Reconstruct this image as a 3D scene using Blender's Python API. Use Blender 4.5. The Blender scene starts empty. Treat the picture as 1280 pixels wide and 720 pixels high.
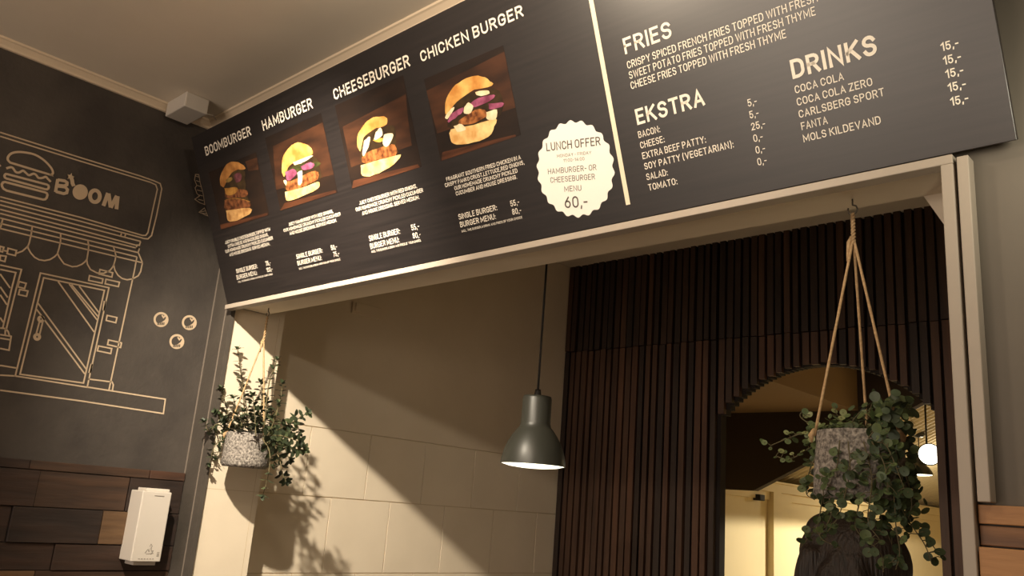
import bpy, bmesh, math, random
from mathutils import Vector, Matrix
from mathutils.noise import noise as pnoise
S_ = bpy.context.scene
COL = S_.collection
PI = math.pi

# ------------------------------------------------------------------ camera
cam_d = bpy.data.cameras.new('camera'); cam = bpy.data.objects.new('camera', cam_d); COL.objects.link(cam)
def cam_matrix(yaw, pitch, roll, loc):
    ca, sa, cp, sp = math.cos(yaw), math.sin(yaw), math.cos(pitch), math.sin(pitch)
    fw = Vector((sa*cp, ca*cp, sp)); rt = Vector((ca, -sa, 0)); up = rt.cross(fw)
    cr, sr = math.cos(roll), math.sin(roll)
    r2 = rt*cr + up*sr; u2 = up*cr - rt*sr
    m = Matrix((r2, u2, -fw)).transposed().to_4x4(); m.translation = Vector(loc); return m
cam.matrix_world = cam_matrix(math.radians(-43.97754), math.radians(14.59606), math.radians(4.51596), (2.8329, -1.4, 1.6))
cam_d.sensor_fit = 'HORIZONTAL'; cam_d.sensor_width = 36.0; cam_d.lens = 36.0*1049.99/1280.0
cam_d.clip_start = 0.02; cam_d.clip_end = 100
S_.camera = cam

# ------------------------------------------------------------------ world, lights, exposure
world = bpy.data.worlds.new('world'); S_.world = world; world.use_nodes = True
world.node_tree.nodes['Background'].inputs[0].default_value = (1.0, 0.75, 0.5, 1)
world.node_tree.nodes['Background'].inputs[1].default_value = 0.02
S_.view_settings.view_transform = 'Standard'
S_.view_settings.look = 'None'
S_.view_settings.exposure = 0.0
S_.view_settings.gamma = 1.0
S_.view_settings.use_curve_mapping = False
WARM = (1.0, 0.76, 0.46)
def light(name, kind, loc, power, color=WARM, radius=0.03, target=None, angle=120, blend=0.5):
    d = bpy.data.lights.new(name, kind); d.energy = power; d.color = color; d.shadow_soft_size = radius
    o = bpy.data.objects.new(name, d); COL.objects.link(o); o.location = loc
    if kind == 'SPOT':
        d.spot_size = math.radians(angle); d.spot_blend = blend
    if target is not None:
        o.rotation_euler = (Vector(target)-Vector(loc)).to_track_quat('-Z', 'Y').to_euler()
    return o
light('room_spot', 'SPOT', (1.26, -1.0, 2.76), 310, (1.0, 0.87, 0.68), 0.022, (0.0, 1.0, 1.2), 68, 1.0)
light('room_bulb', 'POINT', (1.75, -0.75, 2.62), 10, (1.0, 0.82, 0.60), 0.05)
light('room_pendant', 'POINT', (1.36, -2.6, 2.06), 16, (1.0, 0.82, 0.62), 0.13)
light('board_spot', 'SPOT', (2.2, -1.7, 2.55), 75, (1.0, 0.86, 0.68), 0.04, (1.6, -0.1, 2.46), 66, 1.0)
light('wall_glow_fill', 'POINT', (2.72, -0.2, 2.2), 3.2, (1.0, 0.93, 0.72), 0.06)  # added unseen point light, imitates lens glow on the wall
light('pendant_bulb', 'SPOT', (1.187, 0.45, 1.70), 6, (1.0, 0.92, 0.66), 0.06, (1.187, 0.45, 0), 160, 0.6)
light('back_room_bulb', 'SPOT', (1.4, 5.0, 1.68), 125, (1.0, 0.89, 0.66), 0.05, (1.4, 5.0, 0), 178, 0.03)
light('back_room_spot', 'POINT', (0.75, 5.7, 1.99), 14, (1.0, 0.88, 0.62), 0.02)
light('kitchen_bulb', 'POINT', (2.2, 1.1, 1.2), 4, (1.0, 0.82, 0.58), 0.15)
front = light('rear_fill_area', 'AREA', (1.25, -4.4, 1.5), 50, (1.0, 0.83, 0.68), 0.1, (1.25, 0, 1.5))  # added area light for board sheen and room fill; no window there
front.data.shape = 'RECTANGLE'; front.data.size = 2.5; front.data.size_y = 1.7


# ------------------------------------------------------------------ materials
def srgb(r, g, b):
    f = lambda c: (c/255/12.92) if c/255 <= 0.04045 else ((c/255+0.055)/1.055)**2.4
    return (f(r), f(g), f(b), 1)
def mat(name, c, rough=0.6, c2=None, scale=6.0, stretch=(1, 1, 1), detail=5, bump=0.0, bscale=None, metal=0, spec=0.5, emit=None, estr=0, lo=0.35, hi=0.65):
    m = bpy.data.materials.new(name); m.use_nodes = True; nt = m.node_tree
    b = nt.nodes['Principled BSDF']; b.inputs['Base Color'].default_value = c
    b.inputs['Roughness'].default_value = rough; b.inputs['Metallic'].default_value = metal
    b.inputs['Specular IOR Level'].default_value = spec
    if emit: b.inputs['Emission Color'].default_value = emit; b.inputs['Emission Strength'].default_value = estr
    if c2 or bump:
        tc = nt.nodes.new('ShaderNodeTexCoord'); mp = nt.nodes.new('ShaderNodeMapping'); mp.inputs['Scale'].default_value = stretch
        nt.links.new(tc.outputs['Object'], mp.inputs['Vector'])
        nz = nt.nodes.new('ShaderNodeTexNoise'); nz.inputs['Scale'].default_value = scale; nz.inputs['Detail'].default_value = detail
        nt.links.new(mp.outputs['Vector'], nz.inputs['Vector'])
        if c2:
            rp = nt.nodes.new('ShaderNodeValToRGB'); rp.color_ramp.elements[0].position = lo; rp.color_ramp.elements[1].position = hi
            rp.color_ramp.elements[0].color = c; rp.color_ramp.elements[1].color = c2
            nt.links.new(nz.outputs['Fac'], rp.inputs['Fac']); nt.links.new(rp.outputs['Color'], b.inputs['Base Color'])
        if bump:
            nb = nz
            if bscale:
                nb = nt.nodes.new('ShaderNodeTexNoise'); nb.inputs['Scale'].default_value = bscale; nt.links.new(mp.outputs['Vector'], nb.inputs['Vector'])
            bp = nt.nodes.new('ShaderNodeBump'); bp.inputs['Strength'].default_value = bump; bp.inputs['Distance'].default_value = 0.01
            nt.links.new(nb.outputs['Fac'], bp.inputs['Height']); nt.links.new(bp.outputs['Normal'], b.inputs['Normal'])
    return m
M_chalkwall = mat('blackboard_paint', srgb(58, 52, 48), 0.75, srgb(76, 69, 63), 5, bump=0.15, bscale=60)
M_chalk = mat('chalk_line', srgb(200, 178, 150), 0.9)
M_ceiling = mat('ceiling_paint', srgb(222, 210, 192), 0.85, srgb(228, 216, 198), 3)
M_cove = mat('cove_paint', srgb(225, 205, 178), 0.7)
M_cream = mat('cream_wall', srgb(228, 214, 192), 0.55, srgb(234, 220, 198), 4, bump=0.08, bscale=25)
M_joint = mat('panel_joint', srgb(208, 190, 160), 0.8)
M_darkpost = mat('charcoal_paint', srgb(72, 66, 60), 0.6, srgb(80, 73, 66), 8, bump=0.1, bscale=80)
M_darkline = mat('post_edge', srgb(120, 110, 100), 0.6)  # narrow edge strips, paler than the post
M_greywall = mat('grey_wall_paint', srgb(104, 96, 86), 0.7, srgb(110, 102, 92), 4)
M_trim = mat('trim_grey', srgb(176, 164, 150), 0.5)
M_groove = mat('groove_dark', srgb(70, 62, 52), 0.8)
M_floor = mat('floor_tile', srgb(110, 95, 80), 0.5, srgb(125, 108, 92), 3)
M_wallside = mat('side_wall_paint', srgb(150, 135, 115), 0.8)
M_slats = [mat('slat_'+n, srgb(*a), 0.6, srgb(*b), 9, (3, 3, 0.25), bump=0.3) for n, a, b in (('dark', (50,35,27), (68,48,36)), ('brown', (64,44,33), (86,60,44)), ('red', (74,49,36), (98,67,48)), ('black', (42,31,26), (56,41,33)))]
M_backing = mat('back_wall_dark', srgb(32, 23, 18), 0.85)
M_planks = [mat('plank_'+n, srgb(*a), 0.6, srgb(*b), 7, (1, 0.6, 5), bump=0.3) for n, a, b in (('umber', (42,29,22), (58,39,29)), ('walnut', (50,35,26), (72,50,35)), ('tan', (84,62,42), (106,80,54)), ('red', (56,37,27), (76,50,36)), ('dark', (34,24,20), (48,34,27)))]
M_orange = [mat('plank_'+n, srgb(*a), 0.55, srgb(*b), 7, (0.6, 1, 5), bump=0.3) for n, a, b in (('honey', (160,112,68), (188,138,88)), ('amber', (146,98,56), (174,124,74)), ('smoke', (104,72,48), (142,100,64)))]
M_white = mat('white_plastic', srgb(206, 198, 188), 0.45)
M_whiteside = mat('white_plastic_side', srgb(222, 196, 180), 0.45)
M_greyink = mat('grey_print', srgb(120, 112, 104), 0.7)
M_board = mat('menu_board_print', srgb(25, 21, 21), 0.40, srgb(40, 34, 33), 4, (0.7, 26, 1), detail=8, lo=0.3, hi=0.75, spec=1.0)
M_boardedge = mat('board_edge', srgb(36, 32, 30), 0.5)
M_ink = mat('white_print', srgb(250, 240, 224), 0.5)
M_badge = mat('badge_white', srgb(255, 250, 240), 0.5)
M_badgeink = mat('badge_ink', srgb(92, 84, 78), 0.6)
M_divider = mat('divider_cream', srgb(246, 232, 204), 0.5)
PH = {'photo': mat('photo_dark', srgb(28, 21, 18), 0.45, srgb(42, 29, 22), 6, (1, 3, 1)),
 'plank': mat('photo_plank', srgb(48, 30, 21), 0.45, srgb(74, 45, 29), 8, (1, 4, 1)),
 'table': mat('photo_table', srgb(54, 31, 21), 0.45, srgb(92, 54, 34), 10, (0.5, 6, 1)),
 'top_bun': mat('photo_bun', srgb(196, 130, 60), 0.4, srgb(240, 190, 110), 22),
 'bottom_bun': mat('photo_bun_cut', srgb(214, 160, 92), 0.4, srgb(250, 216, 150), 30),
 'filling': mat('photo_filling', srgb(40, 30, 22), 0.4, srgb(66, 50, 30), 30),
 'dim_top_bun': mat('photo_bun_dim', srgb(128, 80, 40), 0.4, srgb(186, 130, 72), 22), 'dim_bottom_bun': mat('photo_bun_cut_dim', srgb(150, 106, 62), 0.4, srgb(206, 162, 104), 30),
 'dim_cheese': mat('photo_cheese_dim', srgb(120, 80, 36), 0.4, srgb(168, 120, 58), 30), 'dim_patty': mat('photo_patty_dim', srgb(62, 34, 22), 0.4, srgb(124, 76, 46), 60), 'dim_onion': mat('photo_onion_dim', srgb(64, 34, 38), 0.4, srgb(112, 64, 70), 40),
 'onion': mat('photo_onion', srgb(120, 56, 80), 0.4, srgb(176, 96, 130), 40),
 'bacon': mat('photo_bacon', srgb(90, 70, 40), 0.4, srgb(140, 110, 60), 40),
 'cheese': mat('photo_cheese', srgb(190, 130, 50), 0.4, srgb(226, 176, 84), 30),
 'lettuce': mat('photo_lettuce', srgb(44, 48, 26), 0.4, srgb(80, 80, 40), 40),
 'patty': mat('photo_patty', srgb(92, 48, 26), 0.4, srgb(184, 118, 66), 60),
 'mayo': mat('photo_mayo', srgb(232, 206, 160), 0.4, srgb(250, 234, 200), 40)}
M_pot = mat('speckled_stone', srgb(88, 82, 77), 0.9, srgb(168, 160, 151), 150, detail=4, bump=0.6)
M_soil = mat('soil', srgb(40, 30, 22), 0.95)
M_rope = mat('jute_rope', srgb(170, 138, 100), 0.9, srgb(196, 164, 122), 200)
M_hook = mat('steel_hook', srgb(110, 104, 96), 0.4, metal=0.8)
M_stem = mat('plant_stem', srgb(92, 84, 56), 0.7)
M_leafA = [mat('leaf_'+n, srgb(*a), 0.5, srgb(*b), 20) for n, a, b in (('deep', (44,52,38), (60,70,48)), ('mid', (58,68,46), (78,88,58)))]
M_leafB = [mat('round_leaf_'+n, srgb(*a), 0.5, srgb(*b), 20) for n, a, b in (('deep', (50,62,40), (68,82,50)), ('mid', (70,84,50), (92,106,62)), ('pale', (118,124,80), (140,146,98)))]  # the pale one has backlight painted into its leaf colour
M_leaforange = mat('leaf_orange', srgb(196, 120, 50), 0.6)
M_shade = mat('lamp_enamel', srgb(52, 52, 46), 0.4)
M_cord = mat('cord_black', srgb(30, 24, 20), 0.7)
M_glow = mat('lamp_glow', srgb(255, 250, 225), 0.5, emit=(1.0, 0.93, 0.70, 1), estr=3.2)
M_bright = mat('bulb_glow', srgb(255, 250, 235), 0.5, emit=(1.0, 0.94, 0.76, 1), estr=6)
M_tan = mat('tan_ceiling', srgb(150, 124, 92), 0.85)
M_bulk = mat('brown_bulkhead', srgb(70, 58, 46), 0.85)
M_back = mat('back_room_cream', srgb(236, 218, 174), 0.7, srgb(240, 222, 180), 3)
M_corr = mat('corrugated_sheet', srgb(214, 198, 164), 0.6)
M_hair = mat('dark_hair', srgb(26, 19, 15), 0.55, srgb(46, 32, 23), 30, (6, 6, 0.6), bump=0.5)
M_skin = mat('skin', srgb(214, 164, 134), 0.5)
M_shirt = mat('dark_shirt', srgb(46, 44, 46), 0.85)
M_trousers = mat('dark_trousers', srgb(40, 42, 50), 0.85)
M_shoe = mat('dark_shoes', srgb(30, 28, 28), 0.6)
M_eye = mat('eye_dark', srgb(40, 28, 20), 0.3)


# ------------------------------------------------------------------ mesh helpers
def box(bm, x0, x1, y0, y1, z0, z1, mi=0):
    vs = [bm.verts.new(p) for p in ((x0,y0,z0),(x1,y0,z0),(x1,y1,z0),(x0,y1,z0),(x0,y0,z1),(x1,y0,z1),(x1,y1,z1),(x0,y1,z1))]
    for f in ((0,3,2,1),(4,5,6,7),(0,1,5,4),(1,2,6,5),(2,3,7,6),(3,0,4,7)):
        bm.faces.new([vs[i] for i in f]).material_index = mi
def obj(name, bm, mats, parent=None, smooth=False, bevel=0, link=True):
    me = bpy.data.meshes.new(name)
    bmesh.ops.recalc_face_normals(bm, faces=bm.faces)
    bm.to_mesh(me); bm.free()
    if not isinstance(mats, (list, tuple)): mats = [mats]
    for m in mats: me.materials.append(m)
    if smooth:
        for p in me.polygons: p.use_smooth = True
    o = bpy.data.objects.new(name, me); COL.objects.link(o)
    if parent is not None: o.parent = parent
    if bevel:
        md = o.modifiers.new('bevel', 'BEVEL'); md.width = bevel; md.segments = 2; md.limit_method = 'ANGLE'
    return o
def struct(name, bm, m, **k):
    o = obj(name, bm, m, **k); o['kind'] = 'structure'; return o
def tag(o, label, cat, group=None):
    o['label'] = label; o['category'] = cat
    if group: o['group'] = group
    return o
def empty(name, loc=(0,0,0), rot=(0,0,0)):
    o = bpy.data.objects.new(name, None); COL.objects.link(o); o.location = loc; o.rotation_euler = rot
    o.empty_display_size = 0.1; return o
def tube(bm, pts, r, n=8, cap=True, mi=0, twist=0.0):
    pts = [Vector(p) for p in pts]; rings = []
    rr = r if isinstance(r, (list, tuple)) else [r]*len(pts)
    d0 = (pts[1]-pts[0]).normalized(); a = d0.orthogonal().normalized()
    for i, p in enumerate(pts):
        d = (pts[min(i+1, len(pts)-1)]-pts[max(i-1, 0)])
        d = d.normalized() if d.length > 1e-9 else d0
        a = (a - d*a.dot(d)); a = a.normalized() if a.length > 1e-6 else d.orthogonal().normalized()
        b = d.cross(a)
        rings.append([bm.verts.new(p + (a*math.cos(2*PI*k/n+twist*i) + b*math.sin(2*PI*k/n+twist*i))*rr[i]) for k in range(n)])
    for i in range(len(rings)-1):
        for k in range(n):
            f = bm.faces.new((rings[i][k], rings[i][(k+1)%n], rings[i+1][(k+1)%n], rings[i+1][k])); f.material_index = mi; f.smooth = True
    if cap:
        bm.faces.new(rings[0][::-1]).material_index = mi; bm.faces.new(rings[-1]).material_index = mi
def lathe(bm, prof, n=48, c=(0,0,0), mi=0, jitter=0):
    rings = []
    for r, z in prof:
        if r < 1e-5: rings.append([bm.verts.new((c[0], c[1], c[2]+z))])
        else: rings.append([bm.verts.new((c[0]+r*math.cos(2*PI*k/n), c[1]+r*math.sin(2*PI*k/n), c[2]+z)) for k in range(n)])
    for a, b in zip(rings, rings[1:]):
        for k in range(n):
            if len(a) == 1 and len(b) == 1: continue
            if len(a) == 1: f = bm.faces.new((a[0], b[(k+1)%n], b[k]))
            elif len(b) == 1: f = bm.faces.new((a[k], a[(k+1)%n], b[0]))
            else: f = bm.faces.new((a[k], a[(k+1)%n], b[(k+1)%n], b[k]))
            f.smooth = True; f.material_index = mi
def smooth_path(pts, k=5):
    P = [Vector(p) for p in pts]
    if len(P) < 3: return [P[0].lerp(P[-1], i/k) for i in range(k+1)]
    Q = [P[0]*2-P[1]] + P + [P[-1]*2-P[-2]]; out = []
    for i in range(1, len(Q)-2):
        for j in range(k):
            t = j/k; a, b, c, d = Q[i-1], Q[i], Q[i+1], Q[i+2]
            out.append(0.5*((2*b) + (c-a)*t + (2*a-5*b+4*c-d)*t*t + (3*b-a-3*c+d)*t**3))
    out.append(P[-1]); return out

# ------------------------------------------------------------------ traced flat art: chalk lines as (y, z) on the left wall, prints as (u, v) on the board
THIN = [[(-0.7807,2.5934),(-0.5439,2.5975),(-0.3457,2.6027),(-0.2975,2.6017),(-0.2741,2.5994),(-0.2652,2.5829),(-0.2649,2.5353),(-0.2652,2.4819),(-0.2689,2.4094),(-0.2789,2.394),(-0.2913,2.3916),(-0.5026,2.3897),(-0.7371,2.3839)],[(-0.7782,2.5813),(-0.5416,2.5859),(-0.3799,2.5906),(-0.3071,2.5924),(-0.2881,2.59),(-0.2797,2.5759),(-0.2818,2.4885),(-0.283,2.4157),(-0.2884,2.404),(-0.2994,2.4007),(-0.5051,2.4022),(-0.7395,2.3956)],[(-0.7344,2.3711),(-0.4997,2.3752),(-0.3013,2.3786)],[(-0.7315,2.3574),(-0.4969,2.361),(-0.3129,2.3613)],[(-0.729,2.3451),(-0.4944,2.3483),(-0.3026,2.3522)],[(-0.7261,2.3312),(-0.4916,2.3341),(-0.3022,2.3383)],[(-0.7226,2.3148),(-0.4887,2.3197),(-0.3033,2.3227)],[(-0.7195,2.2995),(-0.4855,2.3035),(-0.2815,2.3078)],[(-0.3014,2.3786),(-0.3029,2.3642),(-0.3111,2.3628),(-0.3115,2.3522),(-0.3013,2.3516),(-0.3023,2.3391),(-0.2816,2.3077)],[(-0.3685,2.3878),(-0.3687,2.3778)],[(-0.3547,2.3884),(-0.3554,2.3774)],[(-0.4677,2.3349),(-0.4618,2.319),(-0.4594,2.303),(-0.458,2.2701),(-0.4534,2.2568),(-0.4409,2.2422),(-0.4183,2.2361),(-0.3975,2.2406),(-0.3804,2.2551),(-0.3748,2.2671),(-0.3725,2.2762),(-0.371,2.2936),(-0.3715,2.3083),(-0.3757,2.3178),(-0.3849,2.3358)],[(-0.3725,2.2762),(-0.3652,2.2591),(-0.3524,2.2454),(-0.3368,2.238),(-0.3204,2.2378),(-0.3032,2.2452),(-0.2872,2.26),(-0.282,2.2764),(-0.2815,2.3069)],[(-0.6351,2.3323),(-0.6332,2.3073),(-0.633,2.2783),(-0.6345,2.267),(-0.6325,2.2603),(-0.6228,2.2486),(-0.6093,2.2378),(-0.5955,2.2336),(-0.5795,2.235),(-0.5647,2.2427),(-0.5539,2.2548),(-0.5477,2.2657),(-0.5465,2.2845),(-0.5466,2.3068),(-0.5509,2.3316)],[(-0.5469,2.2666),(-0.5412,2.2582),(-0.5327,2.2495),(-0.5224,2.24),(-0.497,2.2369),(-0.4829,2.2419),(-0.4698,2.2524),(-0.4623,2.2627),(-0.4583,2.272)],[(-0.7015,2.2356),(-0.6878,2.2359)],[(-0.6614,2.2361),(-0.6464,2.2474),(-0.638,2.2606),(-0.6347,2.2677)],[(-0.7186,2.3321),(-0.7187,2.3106),(-0.7195,2.2996)],[(-0.3033,2.3227),(-0.3028,2.2697),(-0.3048,2.1577),(-0.3087,1.8684)],[(-0.4119,2.2498),(-0.3705,2.2492),(-0.3704,2.2345),(-0.412,2.2343),(-0.4119,2.2498)],[(-0.4399,2.2218),(-0.3969,2.2215),(-0.3968,2.2069),(-0.4395,2.2058),(-0.4399,2.2218)],[(-0.3873,2.2227),(-0.3433,2.2236),(-0.344,2.2082),(-0.387,2.2073),(-0.3873,2.2227)],[(-0.3609,2.1063),(-0.3288,2.1059),(-0.3293,2.0881),(-0.3608,2.0895),(-0.3609,2.1063)],[(-0.3411,2.0279),(-0.2984,2.0268),(-0.2986,2.0107),(-0.3413,2.0125),(-0.3411,2.0279)],[(-0.3682,2.0028),(-0.3257,2.0022),(-0.3257,1.9855),(-0.3689,1.9868),(-0.3682,2.0028)],[(-0.6861,2.2456),(-0.6626,2.2451),(-0.6624,2.2287),(-0.6854,2.2287),(-0.6861,2.2456)],[(-0.7025,2.2183),(-0.6863,2.22),(-0.6865,2.203),(-0.6995,2.2037),(-0.7025,2.2183)],[(-0.7082,2.2457),(-0.6981,2.2454),(-0.6986,2.2304),(-0.7051,2.2307),(-0.7082,2.2457)],[(-0.636,2.1527),(-0.616,2.1519),(-0.6171,2.135),(-0.6365,2.136),(-0.636,2.1527)],[(-0.6294,2.1289),(-0.6064,2.13),(-0.6068,2.1127),(-0.6295,2.113),(-0.6294,2.1289)],[(-0.3793,1.8931),(-0.3036,1.8954),(-0.298,1.8865),(-0.2978,1.8688)],[(-0.6965,2.1896),(-0.6372,2.1907),(-0.6392,2.1315),(-0.6407,2.0036)],[(-0.6938,2.1767),(-0.6505,2.1775),(-0.6516,2.1285),(-0.6507,2.004)],[(-0.691,2.1628),(-0.656,2.1274)],[(-0.683,2.1246),(-0.6564,2.0972)],[(-0.678,2.1008),(-0.654,2.0752)],[(-0.664,2.0333),(-0.6526,2.0209)],[(-0.6576,2.0026),(-0.6433,2.0039),(-0.6344,1.9964),(-0.6285,1.9849)],[(-0.6433,2.0039),(-0.6401,1.9843)],[(-0.6535,1.9832),(-0.6234,1.9838),(-0.6206,1.9416),(-0.645,1.9425)],[(-0.6513,1.9728),(-0.6231,1.9729)],[(-0.5832,2.1936),(-0.3728,2.1974),(-0.3771,1.867),(-0.5882,1.8685),(-0.5832,2.1936)],[(-0.5713,2.1811),(-0.3852,2.1854),(-0.3907,1.8783),(-0.5764,1.8759),(-0.5713,2.1811)],[(-0.5712,2.0993),(-0.3914,1.9233)],[(-0.5711,2.0796),(-0.3925,1.9071)],[(-0.5281,2.1797),(-0.3904,2.0447)],[(-0.4948,2.18),(-0.3887,2.0849)],[(-0.4875,2.1798),(-0.3884,2.0963)],[(-0.4643,2.1809),(-0.387,2.1086)],[(-0.5556,2.0434),(-0.557,2.0049)],[(-0.5462,2.0454),(-0.5472,2.0046)],[(-0.6347,1.893),(-0.5907,1.8925)],[(-0.6288,1.8645),(-0.5882,1.8685)],[(-0.3772,1.8675),(-0.1918,1.866),(-0.1183,1.8658),(-0.1162,1.8171),(-0.3898,1.8217),(-0.6196,1.8206)]]
MID = [[(-0.5464,2.0539),(-0.5463,2.0517),(-0.5468,2.0495),(-0.5479,2.0476),(-0.5495,2.0462),(-0.5514,2.0455),(-0.5535,2.0454),(-0.5554,2.046),(-0.5572,2.0473),(-0.5585,2.049),(-0.5593,2.0511),(-0.5594,2.0534),(-0.5589,2.0555),(-0.5578,2.0574),(-0.5562,2.0588),(-0.5543,2.0596),(-0.5522,2.0597),(-0.5502,2.059),(-0.5485,2.0578),(-0.5471,2.056),(-0.5464,2.0539)],[(-0.5458,1.9976),(-0.5456,1.9952),(-0.5462,1.9929),(-0.5474,1.9909),(-0.5491,1.9895),(-0.5511,1.9887),(-0.5533,1.9886),(-0.5555,1.9893),(-0.5573,1.9907),(-0.5587,1.9926),(-0.5595,1.9948),(-0.5597,1.9972),(-0.5591,1.9995),(-0.558,2.0015),(-0.5563,2.0029),(-0.5542,2.0037),(-0.552,2.0038),(-0.5499,2.0031),(-0.548,2.0018),(-0.5466,1.9998),(-0.5458,1.9976)],[(-0.3768,2.1514),(-0.375,2.1194)],[(-0.3771,1.9421),(-0.3788,1.9126)]]
THICK = [[(-0.7352,2.5096),(-0.7435,2.5165),(-0.7437,2.5276),(-0.7368,2.5402),(-0.7215,2.5501),(-0.7003,2.5562),(-0.6749,2.5589),(-0.6507,2.5527),(-0.632,2.5424),(-0.6179,2.5303),(-0.6122,2.519),(-0.6159,2.512),(-0.6256,2.5105),(-0.7352,2.5096)],[(-0.7416,2.4877),(-0.7322,2.4951),(-0.7243,2.495),(-0.7146,2.4859),(-0.7053,2.487),(-0.6961,2.4966),(-0.6855,2.4918),(-0.6767,2.4882),(-0.6656,2.4974),(-0.6571,2.4955),(-0.6492,2.4889),(-0.6385,2.4926),(-0.63,2.4994),(-0.6223,2.4945),(-0.6127,2.4884)],[(-0.7366,2.4711),(-0.6218,2.4758),(-0.6169,2.4744),(-0.6148,2.4706),(-0.615,2.4649),(-0.6181,2.4608),(-0.6235,2.4594),(-0.7352,2.4569),(-0.7396,2.4586),(-0.7416,2.4623),(-0.7411,2.4673),(-0.7395,2.4701),(-0.7366,2.4711)],[(-0.7359,2.445),(-0.6215,2.4495),(-0.6163,2.4483),(-0.6133,2.4436),(-0.6139,2.4333),(-0.617,2.4274),(-0.623,2.4246),(-0.726,2.4199),(-0.7359,2.4227),(-0.7411,2.4286),(-0.7431,2.4352),(-0.7411,2.442),(-0.7359,2.445)],[(-0.7625,2.4912),(-0.7579,2.4884)]]
LETTERS = [[(-0.5946,2.5034),(-0.5929,2.4599)],[(-0.5943,2.5016),(-0.5739,2.5049),(-0.5658,2.502),(-0.565,2.4946),(-0.5722,2.4882),(-0.5918,2.4842)],[(-0.5921,2.4807),(-0.5683,2.4854),(-0.5603,2.4797),(-0.5604,2.4681),(-0.5688,2.4626),(-0.5923,2.462)],[(-0.46,2.49),(-0.4596,2.4838),(-0.4606,2.4776),(-0.4631,2.4722),(-0.4667,2.4681),(-0.4711,2.4657),(-0.4758,2.4651),(-0.4805,2.4665),(-0.4845,2.4697),(-0.4877,2.4745),(-0.4896,2.4802),(-0.4901,2.4864),(-0.489,2.4925),(-0.4866,2.4979),(-0.4831,2.5021),(-0.4787,2.5046),(-0.4739,2.5052),(-0.4693,2.5038),(-0.4651,2.5006),(-0.4619,2.4958),(-0.46,2.49)],[(-0.4429,2.4615),(-0.4368,2.5088)],[(-0.4349,2.5083),(-0.4195,2.4631)],[(-0.4195,2.4631),(-0.4073,2.5087)],[(-0.4047,2.5088),(-0.4004,2.4633)]]
BOMB = [[(-0.4986,2.4918),(-0.4981,2.485),(-0.4992,2.4782),(-0.5018,2.4718),(-0.5057,2.4662),(-0.5107,2.4619),(-0.5164,2.4591),(-0.5224,2.458),(-0.5284,2.4587),(-0.5338,2.4612),(-0.5384,2.4651),(-0.5418,2.4704),(-0.5439,2.4766),(-0.5444,2.4833),(-0.5434,2.4901),(-0.5408,2.4964),(-0.537,2.502),(-0.532,2.5064),(-0.5264,2.5093),(-0.5203,2.5104),(-0.5143,2.5098),(-0.5088,2.5074),(-0.5042,2.5034),(-0.5007,2.4981)]]
FUSE = [(-0.5441,2.4967),(-0.5497,2.5044),(-0.5532,2.5148),(-0.5586,2.5226)]
STAR = [(-0.5483,2.5285),(-0.5551,2.5225),(-0.5538,2.5133),(-0.5604,2.5184),(-0.5677,2.5135),(-0.565,2.5226),(-0.5708,2.5287),(-0.5626,2.5293),(-0.5588,2.538),(-0.5564,2.5292)]
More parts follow.
